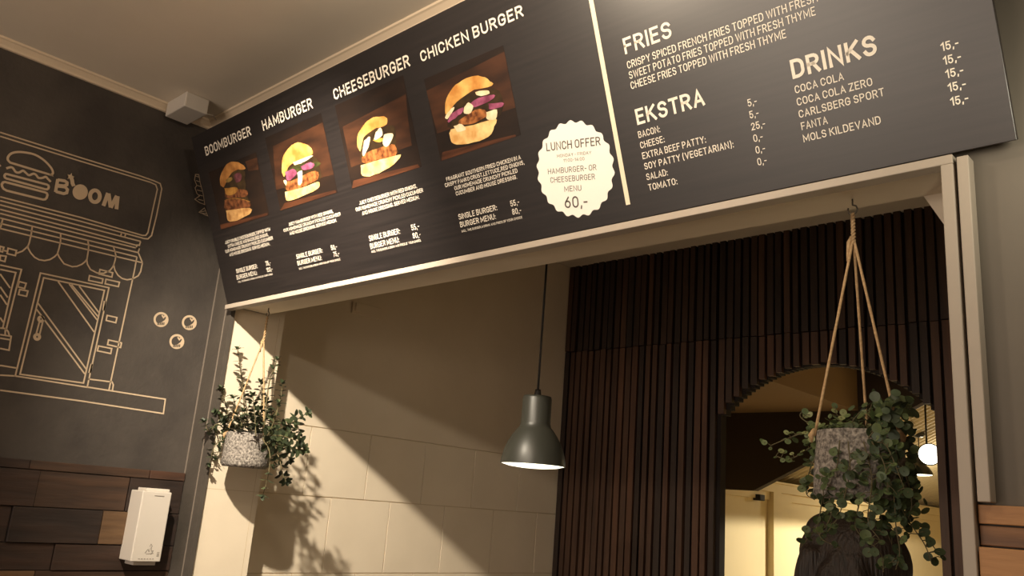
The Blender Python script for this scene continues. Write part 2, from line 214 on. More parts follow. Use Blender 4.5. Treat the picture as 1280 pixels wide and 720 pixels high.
BUBBLES = [([(-0.1611,2.1353),(-0.1607,2.1303),(-0.1615,2.1253),(-0.1634,2.1207),(-0.1662,2.1165),(-0.1699,2.113),(-0.1742,2.1104),(-0.179,2.1089),(-0.1839,2.1084),(-0.1888,2.109),(-0.1934,2.1108),(-0.1975,2.1135),(-0.2008,2.117),(-0.2033,2.1212),(-0.2047,2.1259),(-0.2051,2.1308),(-0.2043,2.1357),(-0.2025,2.1404),(-0.1997,2.1445),(-0.1961,2.148),(-0.1918,2.1506),(-0.1871,2.1523),(-0.1821,2.1528),(-0.1772,2.1522),(-0.1726,2.1505),(-0.1684,2.1478),(-0.165,2.1443),(-0.1626,2.14),(-0.1611,2.1353)],[(-0.2006,2.1174),(-0.1892,2.1167),(-0.1778,2.1229),(-0.1699,2.1315),(-0.1657,2.1431),(-0.1623,2.135),(-0.1637,2.1221),(-0.171,2.1137),(-0.1792,2.1101),(-0.1903,2.1109)],[(-0.1828,2.1463),(-0.1758,2.139),(-0.1716,2.1456)],[[(-0.1921,2.1186),(-0.1916,2.1094)],[(-0.1879,2.1195),(-0.1874,2.1102)],[(-0.1836,2.1204),(-0.1832,2.1111)],[(-0.1794,2.1213),(-0.1789,2.112)],[(-0.1752,2.1222),(-0.1747,2.1129)],[(-0.1709,2.1231),(-0.1704,2.1138)]]),([(-0.0592,2.1458),(-0.0589,2.1407),(-0.0597,2.1357),(-0.0617,2.1308),(-0.0647,2.1266),(-0.0686,2.123),(-0.0732,2.1203),(-0.0782,2.1187),(-0.0834,2.1182),(-0.0885,2.1189),(-0.0933,2.1206),(-0.0976,2.1234),(-0.1011,2.127),(-0.1036,2.1313),(-0.1051,2.1361),(-0.1054,2.1412),(-0.1046,2.1462),(-0.1027,2.151),(-0.0997,2.1553),(-0.0959,2.1589),(-0.0913,2.1616),(-0.0863,2.1632),(-0.0811,2.1638),(-0.076,2.1632),(-0.0711,2.1615),(-0.0668,2.1587),(-0.0633,2.1551),(-0.0607,2.1507),(-0.0592,2.1458)],[(-0.1009,2.1274),(-0.0889,2.1267),(-0.0769,2.1331),(-0.0685,2.1419),(-0.064,2.1539),(-0.0605,2.1456),(-0.0621,2.1323),(-0.0698,2.1237),(-0.0784,2.12),(-0.0901,2.1207)],[(-0.0819,2.1571),(-0.0746,2.1497),(-0.0701,2.1564)],[[(-0.0919,2.1287),(-0.0915,2.1192)],[(-0.0875,2.1296),(-0.087,2.1201)],[(-0.083,2.1305),(-0.0826,2.121)],[(-0.0785,2.1315),(-0.0781,2.1219)],[(-0.0741,2.1324),(-0.0737,2.1229)],[(-0.0696,2.1333),(-0.0692,2.1238)]]),([(-0.0918,2.0711),(-0.0915,2.0661),(-0.0923,2.0612),(-0.0942,2.0565),(-0.0972,2.0523),(-0.101,2.0489),(-0.1054,2.0464),(-0.1103,2.0449),(-0.1154,2.0445),(-0.1204,2.0452),(-0.1252,2.047),(-0.1293,2.0498),(-0.1327,2.0534),(-0.1352,2.0577),(-0.1367,2.0624),(-0.137,2.0673),(-0.1362,2.0723),(-0.1344,2.0769),(-0.1315,2.0811),(-0.1277,2.0845),(-0.1233,2.0871),(-0.1184,2.0886),(-0.1133,2.0891),(-0.1083,2.0884),(-0.1035,2.0866),(-0.0993,2.0839),(-0.0958,2.0802),(-0.0933,2.0759),(-0.0918,2.0711)],[(-0.1325,2.0538),(-0.1208,2.0529),(-0.1091,2.0589),(-0.1009,2.0675),(-0.0965,2.0791),(-0.0931,2.0709),(-0.0946,2.0579),(-0.1022,2.0496),(-0.1106,2.0461),(-0.122,2.0471)],[(-0.1141,2.0825),(-0.1069,2.0751),(-0.1026,2.0817)],[[(-0.1238,2.0549),(-0.1233,2.0456)],[(-0.1194,2.0557),(-0.119,2.0464)],[(-0.1151,2.0565),(-0.1146,2.0472)],[(-0.1107,2.0574),(-0.1103,2.048)],[(-0.1063,2.0582),(-0.1059,2.0489)],[(-0.102,2.0591),(-0.1015,2.0497)]])]
SKETCH = [[(-0.1565,2.6756),(-0.1442,2.6789),(-0.134,2.6513),(-0.1162,2.6159),(-0.1024,2.5766),(-0.1232,2.5775),(-0.1424,2.5841),(-0.1276,2.6018),(-0.1391,2.6083),(-0.1489,2.6255),(-0.1444,2.6374),(-0.1561,2.654),(-0.1565,2.6756)],[(-0.1183,2.5422),(-0.1016,2.5639),(-0.0841,2.5386),(-0.1183,2.5422)],[(-0.1554,2.6698),(-0.14,2.67)],[(-0.1504,2.6534),(-0.134,2.6539)],[(-0.1453,2.6371),(-0.128,2.6378)],[(-0.1403,2.6207),(-0.1219,2.6218)],[(-0.1353,2.6044),(-0.1159,2.6057)],[(-0.1303,2.588),(-0.1099,2.5896)],[(-0.1122,2.5451),(-0.0935,2.5562)],[(-0.1089,2.5411),(-0.0891,2.5463)]]
TEXT = {'boom_h': [('BOOMBURGER',0.0728,0.5043,0.0305,0.293)],'ham_h': [('HAMBURGER',0.4343,0.5008,0.0316,0.2689)],'chs_h': [('CHEESEBURGER',0.8061,0.4955,0.0306,0.3256)],'chk_h': [('CHICKEN BURGER',1.1732,0.4922,0.0266,0.3457)],'boom_d': [('JUICY DOUBLE CHEESEBURGER,TOPPED WITH',0.0734,0.2002,0.0105,0.283),('EXTRA CHEESE AND BACON,RED ONIONS,',0.0868,0.1856,0.0105,0.2537),('OUR HOMEMADE CRUNCHY PICKLED CUCUMBER',0.0635,0.171,0.0105,0.2981),('AND HOUSE DRESSING. SERVED MEDIUM.',0.0845,0.1563,0.0105,0.2529)],'ham_d': [('JUICY HAMBURGER WITH RED ONIONS,',0.4621,0.1967,0.01,0.233),('OUR HOMEMADE CRUNCHY PICKLED CUCUMBER',0.4293,0.1828,0.01,0.2975),('AND HOUSE DRESSING. SERVED MEDIUM.',0.458,0.1689,0.01,0.2449)],'chs_d': [('JUICY CHEESEBURGER WITH RED ONIONS,',0.8185,0.1956,0.0106,0.2459),('OUR HOMEMADE CRUNCHY PICKLED CUCUMBER',0.7985,0.1808,0.0106,0.2864),('AND HOUSE DRESSING. SERVED MEDIUM.',0.8227,0.166,0.0106,0.2429)],'chk_d': [('FRAGRANT SOUTHERN FRIED CHICKEN IN A',1.1763,0.1895,0.0099,0.2527),('CRISPY PANKO CRUST,LETTUCE,RED ONIONS,',1.1677,0.1758,0.0099,0.2686),('OUR HOMEMADE CRUNCHY PICKLED',1.1981,0.1621,0.0099,0.2131),('CUCUMBER AND HOUSE DRESSING.',1.1993,0.1484,0.0099,0.2065)],'boom_p': [('SINGLE BURGER:',0.1048,0.095,0.0145,0.1354),('BURGER MENU:',0.0989,0.0743,0.0145,0.131),('75,-',0.2905,0.095,0.0145,None),('100,-',0.2871,0.0743,0.0145,None),('INCL. THE BURGER,A DRINK AND FRIES OF YOUR CHOICE',0.1028,0.0623,0.0061,0.2162)],'ham_p': [('SINGLE BURGER:',0.4673,0.0924,0.0143,0.1368),('BURGER MENU:',0.4654,0.072,0.0143,0.1278),('50,-',0.649,0.0924,0.0143,None),('75,-',0.653,0.072,0.0143,None),('INCL. THE BURGER,A DRINK AND FRIES OF YOUR CHOICE',0.4681,0.0584,0.006,0.2127)],'chs_p': [('SINGLE BURGER:',0.8297,0.0909,0.0152,0.1344),('BURGER MENU:',0.8278,0.0691,0.0152,0.1256),('55,-',1.0111,0.0909,0.0152,None),('80,-',1.0104,0.0691,0.0152,None),('INCL. THE BURGER,A DRINK AND FRIES OF YOUR CHOICE',0.8297,0.0578,0.0064,0.2087)],'chk_p': [('SINGLE BURGER:',1.192,0.0887,0.0138,0.1334),('BURGER MENU:',1.1921,0.0689,0.0138,0.1236),('55,-',1.37,0.0887,0.0138,None),('80,-',1.3706,0.0689,0.0138,None),('INCL. THE BURGER,A DRINK AND FRIES OF YOUR CHOICE',1.1933,0.0559,0.0058,0.2046)],'fries_h': [('FRIES',1.7553,0.333,0.0323,0.1122)],'fries_l': [('CRISPY SPICED FRENCH FRIES TOPPED WITH FRESH THYME',1.7547,0.3033,0.0151,0.4581),('SWEET POTATO FRIES TOPPED WITH FRESH THYME',1.7546,0.2823,0.0151,0.3907),('CHEESE FRIES TOPPED WITH FRESH THYME',1.7539,0.2613,0.0151,0.3338)],'eks_h': [('EKSTRA',1.7519,0.1877,0.0324,0.1572)],'eks_l': [('BACON:',1.7493,0.1614,0.0136,None),('CHEESE:',1.7493,0.1394,0.0136,None),('EXTRA BEEF PATTY:',1.7493,0.1174,0.0136,0.1468),('SOY PATTY (VEGETARIAN):',1.7493,0.0954,0.0136,0.2015),('SALAD:',1.7493,0.0734,0.0136,None),('TOMATO:',1.7493,0.0514,0.0136,0.0682)],'eks_p': [('5,-',1.9936,0.1615,0.0136,None),('5,-',1.9928,0.1394,0.0136,None),('25,-',1.9919,0.1174,0.0136,None),('0,-',1.992,0.0953,0.0136,None),('0,-',1.9921,0.0733,0.0136,None),('0,-',1.9912,0.0512,0.0136,None)],'dr_h': [('DRINKS',2.0851,0.187,0.034,0.1482)],'dr_l': [('COCA COLA',2.0851,0.161,0.0136,0.0872),('COCA COLA ZERO',2.0847,0.139,0.0136,0.132),('CARLSBERG SPORT',2.0841,0.1171,0.0136,0.1482),('FANTA',2.0845,0.0951,0.0136,0.0475),('MOLS KILDEVAND',2.0839,0.0732,0.0136,0.1351)],'dr_p': [('15,-',2.3276,0.1616,0.0136,None),('15,-',2.3276,0.1397,0.0136,None),('15,-',2.3276,0.1182,0.0136,None),('15,-',2.3276,0.0963,0.0136,None),('15,-',2.3276,0.0738,0.0136,None)],'badge': [('LUNCH OFFER',1.5075,0.1898,1.6537,0.1691,10.5),('MONDAY - FRIDAY',1.5328,0.1695,1.626,0.1548,4),('11:00-14:00',1.5483,0.1558,1.6051,0.1469,4),('HAMBURGER- OR',1.4992,0.1392,1.6314,0.1208,7),('CHEESEBURGER',1.5012,0.119,1.6228,0.1013,7),('MENU',1.5351,0.0918,1.5817,0.0856,7),('60,-',1.5273,0.056,1.5904,0.0488,14.5)]}
PHD = {'boom': {'corners': [(0.0715,0.4517),(0.3774,0.4472),(0.3607,0.2485),(0.0616,0.2495)],'polys': [('plank',[(0.2982,0.4351),(0.3698,0.432),(0.3631,0.3951),(0.305,0.4012)]),('table',[(0.0622,0.2531),(0.3605,0.2481),(0.36,0.2568),(0.0644,0.2689)]),('filling',[(0.1404,0.3846),(0.1547,0.3975),(0.2068,0.4178),(0.2809,0.4129),(0.2771,0.3832),(0.2694,0.3542),(0.2694,0.3236),(0.264,0.2895),(0.126,0.3082),(0.1386,0.3489)]),('top_bun',[(0.1217,0.3929),(0.1264,0.4146),(0.1591,0.4392),(0.1997,0.4526),(0.2407,0.4479),(0.2724,0.433),(0.2939,0.4144),(0.2809,0.4129),(0.2501,0.4195),(0.2068,0.4178),(0.1637,0.3979),(0.1401,0.3838)]),('onion',[(0.2152,0.4071),(0.2465,0.4106),(0.2605,0.3998),(0.2523,0.384),(0.222,0.3823)]),('bacon',[(0.1614,0.4028),(0.1977,0.4064),(0.2023,0.3966),(0.166,0.3929)]),('patty',[(0.143,0.3697),(0.2017,0.3642),(0.2723,0.347),(0.2699,0.3287),(0.207,0.3356),(0.1424,0.3472)]),('cheese',[(0.1428,0.3796),(0.2124,0.3692),(0.2203,0.3574),(0.1972,0.3491),(0.1503,0.3556)]),('cheese',[(0.1355,0.3413),(0.1921,0.3367),(0.2716,0.3126),(0.2681,0.308),(0.1893,0.3301),(0.1351,0.3342)]),('patty',[(0.131,0.3413),(0.1898,0.3354),(0.2722,0.3099),(0.2601,0.2902),(0.1268,0.3103)]),('bottom_bun',[(0.1256,0.3074),(0.272,0.2889),(0.2604,0.2704),(0.2124,0.2657),(0.169,0.2644),(0.1241,0.2722)])]},'ham': {'corners': [(0.4379,0.4934),(0.737,0.464),(0.7299,0.2465),(0.4312,0.2511)],'polys': [('plank',[(0.4666,0.4447),(0.7325,0.4521),(0.733,0.3462),(0.7324,0.3012),(0.4344,0.3155)]),('table',[(0.4319,0.2512),(0.7288,0.2477),(0.7261,0.2573),(0.4646,0.2681)]),('filling',[(0.4962,0.3513),(0.5409,0.368),(0.6563,0.3703),(0.6756,0.3362),(0.6566,0.2942),(0.4896,0.2996)]),('top_bun',[(0.4827,0.3614),(0.4995,0.3938),(0.5292,0.4158),(0.58,0.4275),(0.6182,0.4199),(0.6509,0.3992),(0.6579,0.3792),(0.6342,0.3753),(0.5775,0.3764),(0.5292,0.3705),(0.5059,0.354),(0.4913,0.3451)]),('mayo',[(0.552,0.375),(0.6427,0.3767),(0.6464,0.3693),(0.5665,0.3647)]),('lettuce',[(0.5076,0.3585),(0.5647,0.3642),(0.6729,0.3506),(0.6727,0.3391),(0.5747,0.3464),(0.5104,0.3435)]),('onion',[(0.5863,0.3557),(0.628,0.3582),(0.6531,0.3503),(0.6455,0.3404),(0.5983,0.3437)]),('onion',[(0.5027,0.3571),(0.5454,0.3575),(0.5615,0.3445),(0.5497,0.3352),(0.5054,0.3301)]),('patty',[(0.4958,0.3273),(0.5503,0.3256),(0.6535,0.3295),(0.656,0.3036),(0.573,0.2973),(0.4944,0.3011)]),('mayo',[(0.5646,0.3415),(0.5899,0.3432),(0.5795,0.3148),(0.5676,0.305),(0.5567,0.3091)]),('mayo',[(0.4854,0.3343),(0.5023,0.3332),(0.4928,0.3173)]),('bottom_bun',[(0.4812,0.3003),(0.5722,0.2951),(0.6532,0.2958),(0.6556,0.2806),(0.6213,0.2735),(0.5206,0.2686),(0.4802,0.2748)])]},'chs': {'corners': [(0.8068,0.4867),(1.1055,0.4767),(1.0894,0.2419),(0.7964,0.2461)],'polys': [('plank',[(0.816,0.4181),(1.0927,0.4338),(1.082,0.3598),(1.077,0.304),(0.8166,0.3036)]),('table',[(0.7973,0.247),(1.0892,0.2442),(1.0858,0.2531),(0.8147,0.2664)]),('filling',[(0.874,0.3431),(0.9033,0.3727),(0.9918,0.3763),(1.0271,0.3653),(1.0184,0.3178),(1.011,0.2946),(0.8735,0.3042)]),('top_bun',[(0.861,0.3504),(0.8678,0.3748),(0.8933,0.3945),(0.936,0.4093),(0.9754,0.4068),(1.0016,0.3967),(1.0039,0.3836),(0.9924,0.3782),(0.9532,0.3796),(0.9033,0.3727),(0.8858,0.3576),(0.8706,0.3373)]),('patty',[(0.8717,0.3197),(0.9019,0.3271),(0.9626,0.3267),(1.013,0.3211),(1.0098,0.2948),(0.9399,0.298),(0.8728,0.3022)]),('cheese',[(0.931,0.3532),(0.9671,0.3509),(0.9744,0.3428),(0.9478,0.3428)]),('mayo',[(0.8955,0.3596),(0.9214,0.3653),(0.9177,0.35),(0.8854,0.3231),(0.8781,0.3283)]),('mayo',[(0.95,0.3698),(0.9723,0.3769),(0.9758,0.3572),(0.9572,0.3512),(0.9379,0.3537)]),('mayo',[(0.9819,0.3557),(1.0163,0.3515),(1.0041,0.3336),(0.981,0.3224),(0.9682,0.3338)]),('bottom_bun',[(0.8614,0.2995),(0.9461,0.2966),(1.0232,0.2926),(1.0235,0.2834),(0.9768,0.2687),(0.9079,0.2622),(0.8587,0.2704)])]},'chk': {'corners': [(1.167,0.465),(1.4561,0.4357),(1.4293,0.243),(1.172,0.2423)],'polys': [('plank',[(1.1697,0.421),(1.455,0.4356),(1.4525,0.375),(1.448,0.3065),(1.1766,0.3111)]),('table',[(1.1726,0.2419),(1.4277,0.2413),(1.4267,0.2478),(1.182,0.2624)]),('filling',[(1.2212,0.329),(1.2722,0.3728),(1.3905,0.3658),(1.4092,0.3293),(1.3771,0.2958),(1.229,0.3116)]),('top_bun',[(1.2177,0.3499),(1.225,0.3746),(1.2512,0.3983),(1.2827,0.4091),(1.3267,0.4123),(1.3597,0.4019),(1.3841,0.3844),(1.3868,0.3731),(1.3292,0.3787),(1.278,0.3713),(1.2464,0.3601),(1.2299,0.3476)]),('mayo',[(1.2153,0.3417),(1.2351,0.3543),(1.2523,0.3585),(1.2479,0.35),(1.2233,0.3361)]),('mayo',[(1.3307,0.3732),(1.3678,0.3679),(1.3738,0.3578),(1.3367,0.3626)]),('onion',[(1.2216,0.3303),(1.2384,0.3437),(1.2779,0.3495),(1.2835,0.3428),(1.261,0.3343),(1.2284,0.3272)]),('onion',[(1.3092,0.3511),(1.3353,0.3578),(1.3868,0.3521),(1.3792,0.3416),(1.342,0.3389),(1.3183,0.3401)]),('onion',[(1.3649,0.3362),(1.4087,0.3274),(1.4034,0.3183),(1.3667,0.3217)]),('patty',[(1.2613,0.3246),(1.3162,0.3329),(1.3503,0.3261),(1.3519,0.3108),(1.3082,0.3048),(1.2607,0.3116)]),('bottom_bun',[(1.2193,0.3006),(1.2379,0.3093),(1.3071,0.3008),(1.3776,0.2978),(1.37,0.2807),(1.3441,0.2615),(1.2956,0.2602),(1.236,0.27),(1.2205,0.2825)]),('mayo',[(1.2869,0.3484),(1.3044,0.3555),(1.3162,0.3437),(1.3043,0.3296),(1.2831,0.3351)]),('mayo',[(1.3541,0.3187),(1.3884,0.316),(1.3771,0.2958),(1.3522,0.3013)]),('mayo',[(1.2391,0.3135),(1.2674,0.3129),(1.278,0.2959),(1.2501,0.2966)])]}}
LEFT = [[(0.208,0.08,1.791),(0.158,0.078,1.914),(0.158,0.052,1.994),(0.158,0.032,2.055)],[(0.266,0.1,1.793),(0.249,0.1,1.887),(0.226,0.1,1.948)],[(0.342,0.07,1.789),(0.331,0.07,1.934),(0.351,0.07,1.986),(0.358,0.07,2.013)],[(0.32,0.11,1.807),(0.348,0.11,1.886),(0.348,0.11,1.939)],[(0.162,0.06,1.762),(0.148,0.031,1.853),(0.148,0.002,1.914)],[(0.173,0.081,1.777),(0.173,0.058,1.842),(0.173,0.038,1.886)],[(0.158,0.062,1.762),(0.158,0.003,1.795),(0.158,-0.021,1.766),(0.158,-0.043,1.795)],[(0.298,0.1,1.766),(0.425,0.1,1.799),(0.497,0.1,1.824),(0.534,0.1,1.839)],[(0.344,0.08,1.756),(0.484,0.08,1.727),(0.574,0.08,1.723)],[(0.409,0.03,1.751),(0.463,0.03,1.709),(0.476,0.03,1.648),(0.462,0.03,1.58)],[(0.385,0.05,1.753),(0.484,0.05,1.699),(0.515,0.05,1.651),(0.549,0.05,1.626)],[(0.168,0.058,1.753),(0.168,0.004,1.729),(0.168,-0.008,1.667)],[(0.383,0.05,1.761),(0.486,0.05,1.761),(0.588,0.05,1.744)],[(0.239,0.12,1.768),(0.389,0.12,1.781),(0.432,0.12,1.833),(0.473,0.12,1.781)],[(0.351,0.04,1.759),(0.319,0.04,1.837),(0.293,0.04,1.891)],[(0.183,0.113,1.768),(0.183,0.09,1.833),(0.183,0.095,1.875)],[(0.183,0.078,1.764),(0.183,0.042,1.8),(0.183,0.016,1.81)],[(0.199,0.04,1.759),(0.138,0.018,1.824),(0.138,0.001,1.835)],[(0.424,0.04,1.759),(0.453,0.04,1.822),(0.457,0.04,1.86)],[(0.222,0.13,1.769),(0.244,0.13,1.837),(0.218,0.13,1.892)],[(0.209,0.05,1.752),(0.154,0.05,1.76),(0.143,0.024,1.691)],[(0.284,0.11,1.759),(0.366,0.11,1.728),(0.365,0.11,1.677)],[(0.224,0.13,1.761),(0.35,0.13,1.756),(0.424,0.13,1.693)],[(0.269,0.03,1.758),(0.267,0.03,1.797),(0.265,0.03,1.837)],[(0.257,0.08,1.764),(0.292,0.08,1.817),(0.267,0.08,1.852)],[(0.29,0.12,1.768),(0.304,0.12,1.808),(0.282,0.12,1.849)]]
RIGHT = [[(2.209,0.067,1.764),(2.18,0.067,1.771),(2.142,0.067,1.759),(2.108,0.067,1.746)],[(2.203,0.087,1.766),(2.174,0.087,1.787),(2.156,0.087,1.802),(2.164,0.087,1.814)],[(2.187,0.117,1.765),(2.149,0.117,1.74),(2.118,0.117,1.725),(2.094,0.117,1.732)],[(2.231,0.117,1.769),(2.217,0.117,1.798),(2.21,0.117,1.812)],[(2.271,0.087,1.766),(2.279,0.087,1.8),(2.286,0.087,1.821)],[(2.291,0.107,1.768),(2.302,0.107,1.796),(2.311,0.107,1.813)],[(2.311,0.087,1.762),(2.33,0.087,1.773),(2.345,0.087,1.759)],[(2.304,0.107,1.761),(2.324,0.107,1.734),(2.335,0.107,1.688),(2.345,0.107,1.654)],[(2.318,0.047,1.752),(2.348,0.047,1.704),(2.358,0.047,1.654),(2.345,0.047,1.616)],[(2.279,-0.003,1.747),(2.28,-0.003,1.698),(2.263,-0.003,1.633),(2.242,-0.003,1.601)],[(2.308,-0.013,1.746),(2.319,-0.013,1.685),(2.311,-0.013,1.624),(2.328,-0.013,1.595)],[(2.316,0.017,1.749),(2.339,0.017,1.676),(2.343,0.017,1.615),(2.347,0.017,1.579),(2.34,0.017,1.552)],[(2.216,0.067,1.757),(2.186,0.067,1.714),(2.175,0.067,1.666),(2.19,0.067,1.653)],[(2.308,0.057,1.753),(2.331,0.057,1.666),(2.348,0.057,1.629),(2.371,0.057,1.594),(2.381,0.057,1.565)],[(2.29,0.107,1.758),(2.319,0.107,1.642),(2.347,0.107,1.618),(2.375,0.107,1.583)],[(2.28,0.027,1.75),(2.284,0.027,1.662),(2.276,0.027,1.61),(2.313,0.027,1.576),(2.318,0.027,1.546)],[(2.261,0.007,1.75),(2.254,0.007,1.704),(2.233,0.007,1.684),(2.232,0.007,1.645)],[(2.317,-0.003,1.747),(2.335,-0.003,1.712),(2.34,-0.003,1.675)],[(2.304,0.017,1.754),(2.324,0.017,1.777),(2.329,0.017,1.758)],[(2.316,0.037,1.754),(2.338,0.037,1.741),(2.349,0.037,1.69)],[(2.294,0.117,1.762),(2.325,0.117,1.722),(2.317,0.117,1.669)],[(2.217,0.117,1.765),(2.202,0.117,1.784),(2.172,0.117,1.762),(2.164,0.117,1.726)],[(2.272,0.047,1.76),(2.266,0.047,1.782),(2.28,0.047,1.802)],[(2.276,0.127,1.761),(2.309,0.127,1.729),(2.305,0.127,1.695),(2.319,0.127,1.643)],[(2.32,0.007,1.748),(2.338,0.007,1.738),(2.361,0.007,1.676)],[(2.256,0.107,1.758),(2.286,0.107,1.64),(2.304,0.107,1.589)],[(2.202,0.117,1.762),(2.178,0.117,1.634),(2.17,0.117,1.606),(2.14,0.117,1.569)],[(2.222,0.087,1.759),(2.212,0.087,1.635),(2.19,0.087,1.593),(2.225,0.087,1.576)]]

CEIL = 2.885
# ------------------------------------------------------------------ setting
bm = bmesh.new(); box(bm, -0.3, 5.3, -4.6, 9.2, -0.1, 0.0); struct('floor', bm, M_floor)
bm = bmesh.new(); box(bm, -0.3, 5.3, -4.6, 2.05, CEIL, CEIL+0.1); box(bm, 0.95, 5.3, 2.05, 3.56, CEIL, CEIL+0.1); struct('ceiling', bm, M_ceiling)
bm = bmesh.new(); box(bm, -0.2, 0.0, -4.6, 0.0, 0, CEIL); struct('wall_left', bm, M_chalkwall)
bm = bmesh.new(); box(bm, 5.0, 5.2, -4.6, 2.05, 0, CEIL); struct('wall_right', bm, M_wallside)
bm = bmesh.new(); box(bm, -0.2, 5.2, -4.7, -4.5, 0, CEIL); struct('wall_rear', bm, M_wallside)
# front wall with the serving hatch: right pier, header, breast; the left post is dark
HX0, HX1, HZ, WT = 0.137, 2.452, 2.205, 0.135
bm = bmesh.new()
box(bm, HX1, 5.0, 0, WT, 0, CEIL); box(bm, 0, HX1, 0, WT, HZ+0.012, CEIL); box(bm, 0.128, HX1, 0, WT, 0, 1.0)
box(bm, 0, 5.0, -0.125, 0, 2.64, CEIL)
struct('wall_front', bm, M_greywall)
bm = bmesh.new(); box(bm, 0.0, HX0, -0.004, 0.012, 1.0, 2.62)
box(bm, 0.0985, 0.1015, -0.007, -0.003, 1.0, HZ-0.008, 1); box(bm, 0.0, 0.004, -0.007, -0.003, 1.0, CEIL-0.2, 1)
struct('trim_1', bm, [M_darkpost, M_darkline])
bm = bmesh.new(); box(bm, HX0, HX1, 0.006, WT+0.002, HZ, HZ+0.012); struct('trim_2', bm, M_cream)
# slim pale frame round the hatch, with its dark groove
bm = bmesh.new(); box(bm, 0.137, 2.468, -0.03, 0.0, 2.187, 2.203); box(bm, 2.4495, 2.468, -0.03, 0.0, 1.0, 2.187); struct('trim_3', bm, M_trim, bevel=0.0015)
bm = bmesh.new(); box(bm, 2.468, 2.4735, -0.012, 0.0, 1.659, 2.2); box(bm, 0.137, 2.4495, -0.012, 0.012, HZ-0.012, HZ); struct('trim_4', bm, M_groove)
bm = bmesh.new(); box(bm, 2.4735, 2.491, -0.03, 0.0, 1.659, 2.196); struct('trim_5', bm, M_trim, bevel=0.0015)
# cove mouldings
def cove(bm, a, b, n):
    # small stepped cove between ceiling and wall; n points into the room
    a, b, n = Vector(a), Vector(b), Vector(n); prof = ((0,-0.026),(0.010,-0.026),(0.013,-0.018),(0.026,-0.008),(0.032,-0.006),(0.034,0.0),(0,0))
    r = [[bm.verts.new(p + n*q + Vector((0,0,z))) for q, z in prof] for p in (a, b)]
    for i in range(len(prof)):
        j = (i+1) % len(prof); bm.faces.new((r[0][i], r[0][j], r[1][j], r[1][i]))
    bm.faces.new(r[0]); bm.faces.new(r[1][::-1])
bm = bmesh.new(); cove(bm, (0,-4.5,CEIL), (0,-0.125,CEIL), (1,0,0)); struct('trim_6', bm, M_cove)
bm = bmesh.new(); cove(bm, (0,-0.125,CEIL), (5,-0.125,CEIL), (0,-1,0)); struct('trim_7', bm, M_cove)
# kitchen: pier beside the hatch and panelled left wall
bm = bmesh.new(); box(bm, 0.0, 0.128, 0.012, 0.214, 0, HZ); box(bm, 0.0, 0.128, WT, 0.214, HZ, CEIL)
box(bm, 0.1265, 0.1283, 0.012, 0.214, 1.583, 1.5848, 1); box(bm, 0.1265, 0.1283, 0.193, 0.1945, 0, HZ, 1)
struct('wall_pier', bm, [M_cream, M_joint])
bm = bmesh.new(); box(bm, -0.2, -0.004, 0.0, 2.05, 0, CEIL, 1)
def panels(z0, z1, ys):
    for a, b in zip(ys, ys[1:]):
        g = 0.0016; r = random.Random(int(a*1000+z0*77)); e = r.uniform(-0.0006, 0.0006)
        box(bm, -0.006, e, a+g, b-g, z0+g, z1-g)
panels(1.845, CEIL, [0.135, 1.988]); panels(1.583, 1.845, [0.135, 0.478, 0.77, 1.074, 1.38, 1.69, 1.988])
panels(1.30, 1.583, [0.135, 0.61, 0.908, 1.218, 1.53, 1.84, 1.988]); panels(1.02, 1.30, [0.135, 0.478, 0.77, 1.074, 1.38, 1.69, 1.988]); panels(0, 1.02, [0.135, 1.988])
struct('wall_kitchen_left', bm, [M_cream, M_joint], bevel=0.001)
bm = bmesh.new(); box(bm, 3.0, 3.1, WT, 2.05, 0, CEIL); struct('wall_kitchen_right', bm, M_cream)
# back wall with the segmental arch
AX0, AX1, ASP, ARISE = 0.916, 1.828, 2.058, 0.214
ahw = (AX1-AX0)/2; acx = (AX0+AX1)/2; AR = (ahw*ahw+ARISE*ARISE)/(2*ARISE)
def arch(x):
    d = abs(x-acx)
    return 0.0 if d >= ahw else ASP + math.sqrt(AR*AR-d*d) - (AR-ARISE)
DB = 1.988
bm = bmesh.new(); xs = [0.0]
while xs[-1] < 3.0: xs.append(min(3.0, xs[-1]+0.02))
xs = sorted(set([round(x, 4) for x in xs if abs(x-AX0) > 0.006 and abs(x-AX1) > 0.006] + [AX0, AX1]))
for a, b in zip(xs, xs[1:]):
    box(bm, a, b, DB+0.014, DB+0.06, max(0.0, arch((a+b)/2)), CEIL)
struct('wall_back', bm, M_backing)
bm = bmesh.new(); rnd = random.Random(5); x = 0.004; pitch = 0.0395
while x < 2.96:
    w = pitch*rnd.uniform(0.62, 0.78); xm = x+w/2
    z0 = arch(xm); zt = 2.415 + rnd.uniform(-0.003, 0.003); t = rnd.uniform(-0.004, 0.004)
    lo = z0 + (rnd.uniform(0.0, 0.012) if z0 > 0 else 0)
    if z0 > 0:
        box(bm, x, x+w, DB-0.012+t, DB+0.0125, lo, zt-0.002, rnd.choice((0, 1, 1, 2)) if rnd.random() < .8 else 3)
    else:
        box(bm, x, x+w, DB-0.012+t, DB+0.0125, 0, zt-0.002, rnd.choice((0, 1, 1, 2, 2)) if rnd.random() < .85 else 3)
    box(bm, x+rnd.uniform(-.002,.002), x+w, DB-0.012-t, DB+0.0125, zt+0.002, CEIL, rnd.choice((0, 3, 3, 0, 1)))
    x += pitch
o = obj('slat_cladding', bm, M_slats); tag(o, 'dark brown vertical timber slat cladding with an arched opening, behind the hatch', 'wall cladding')
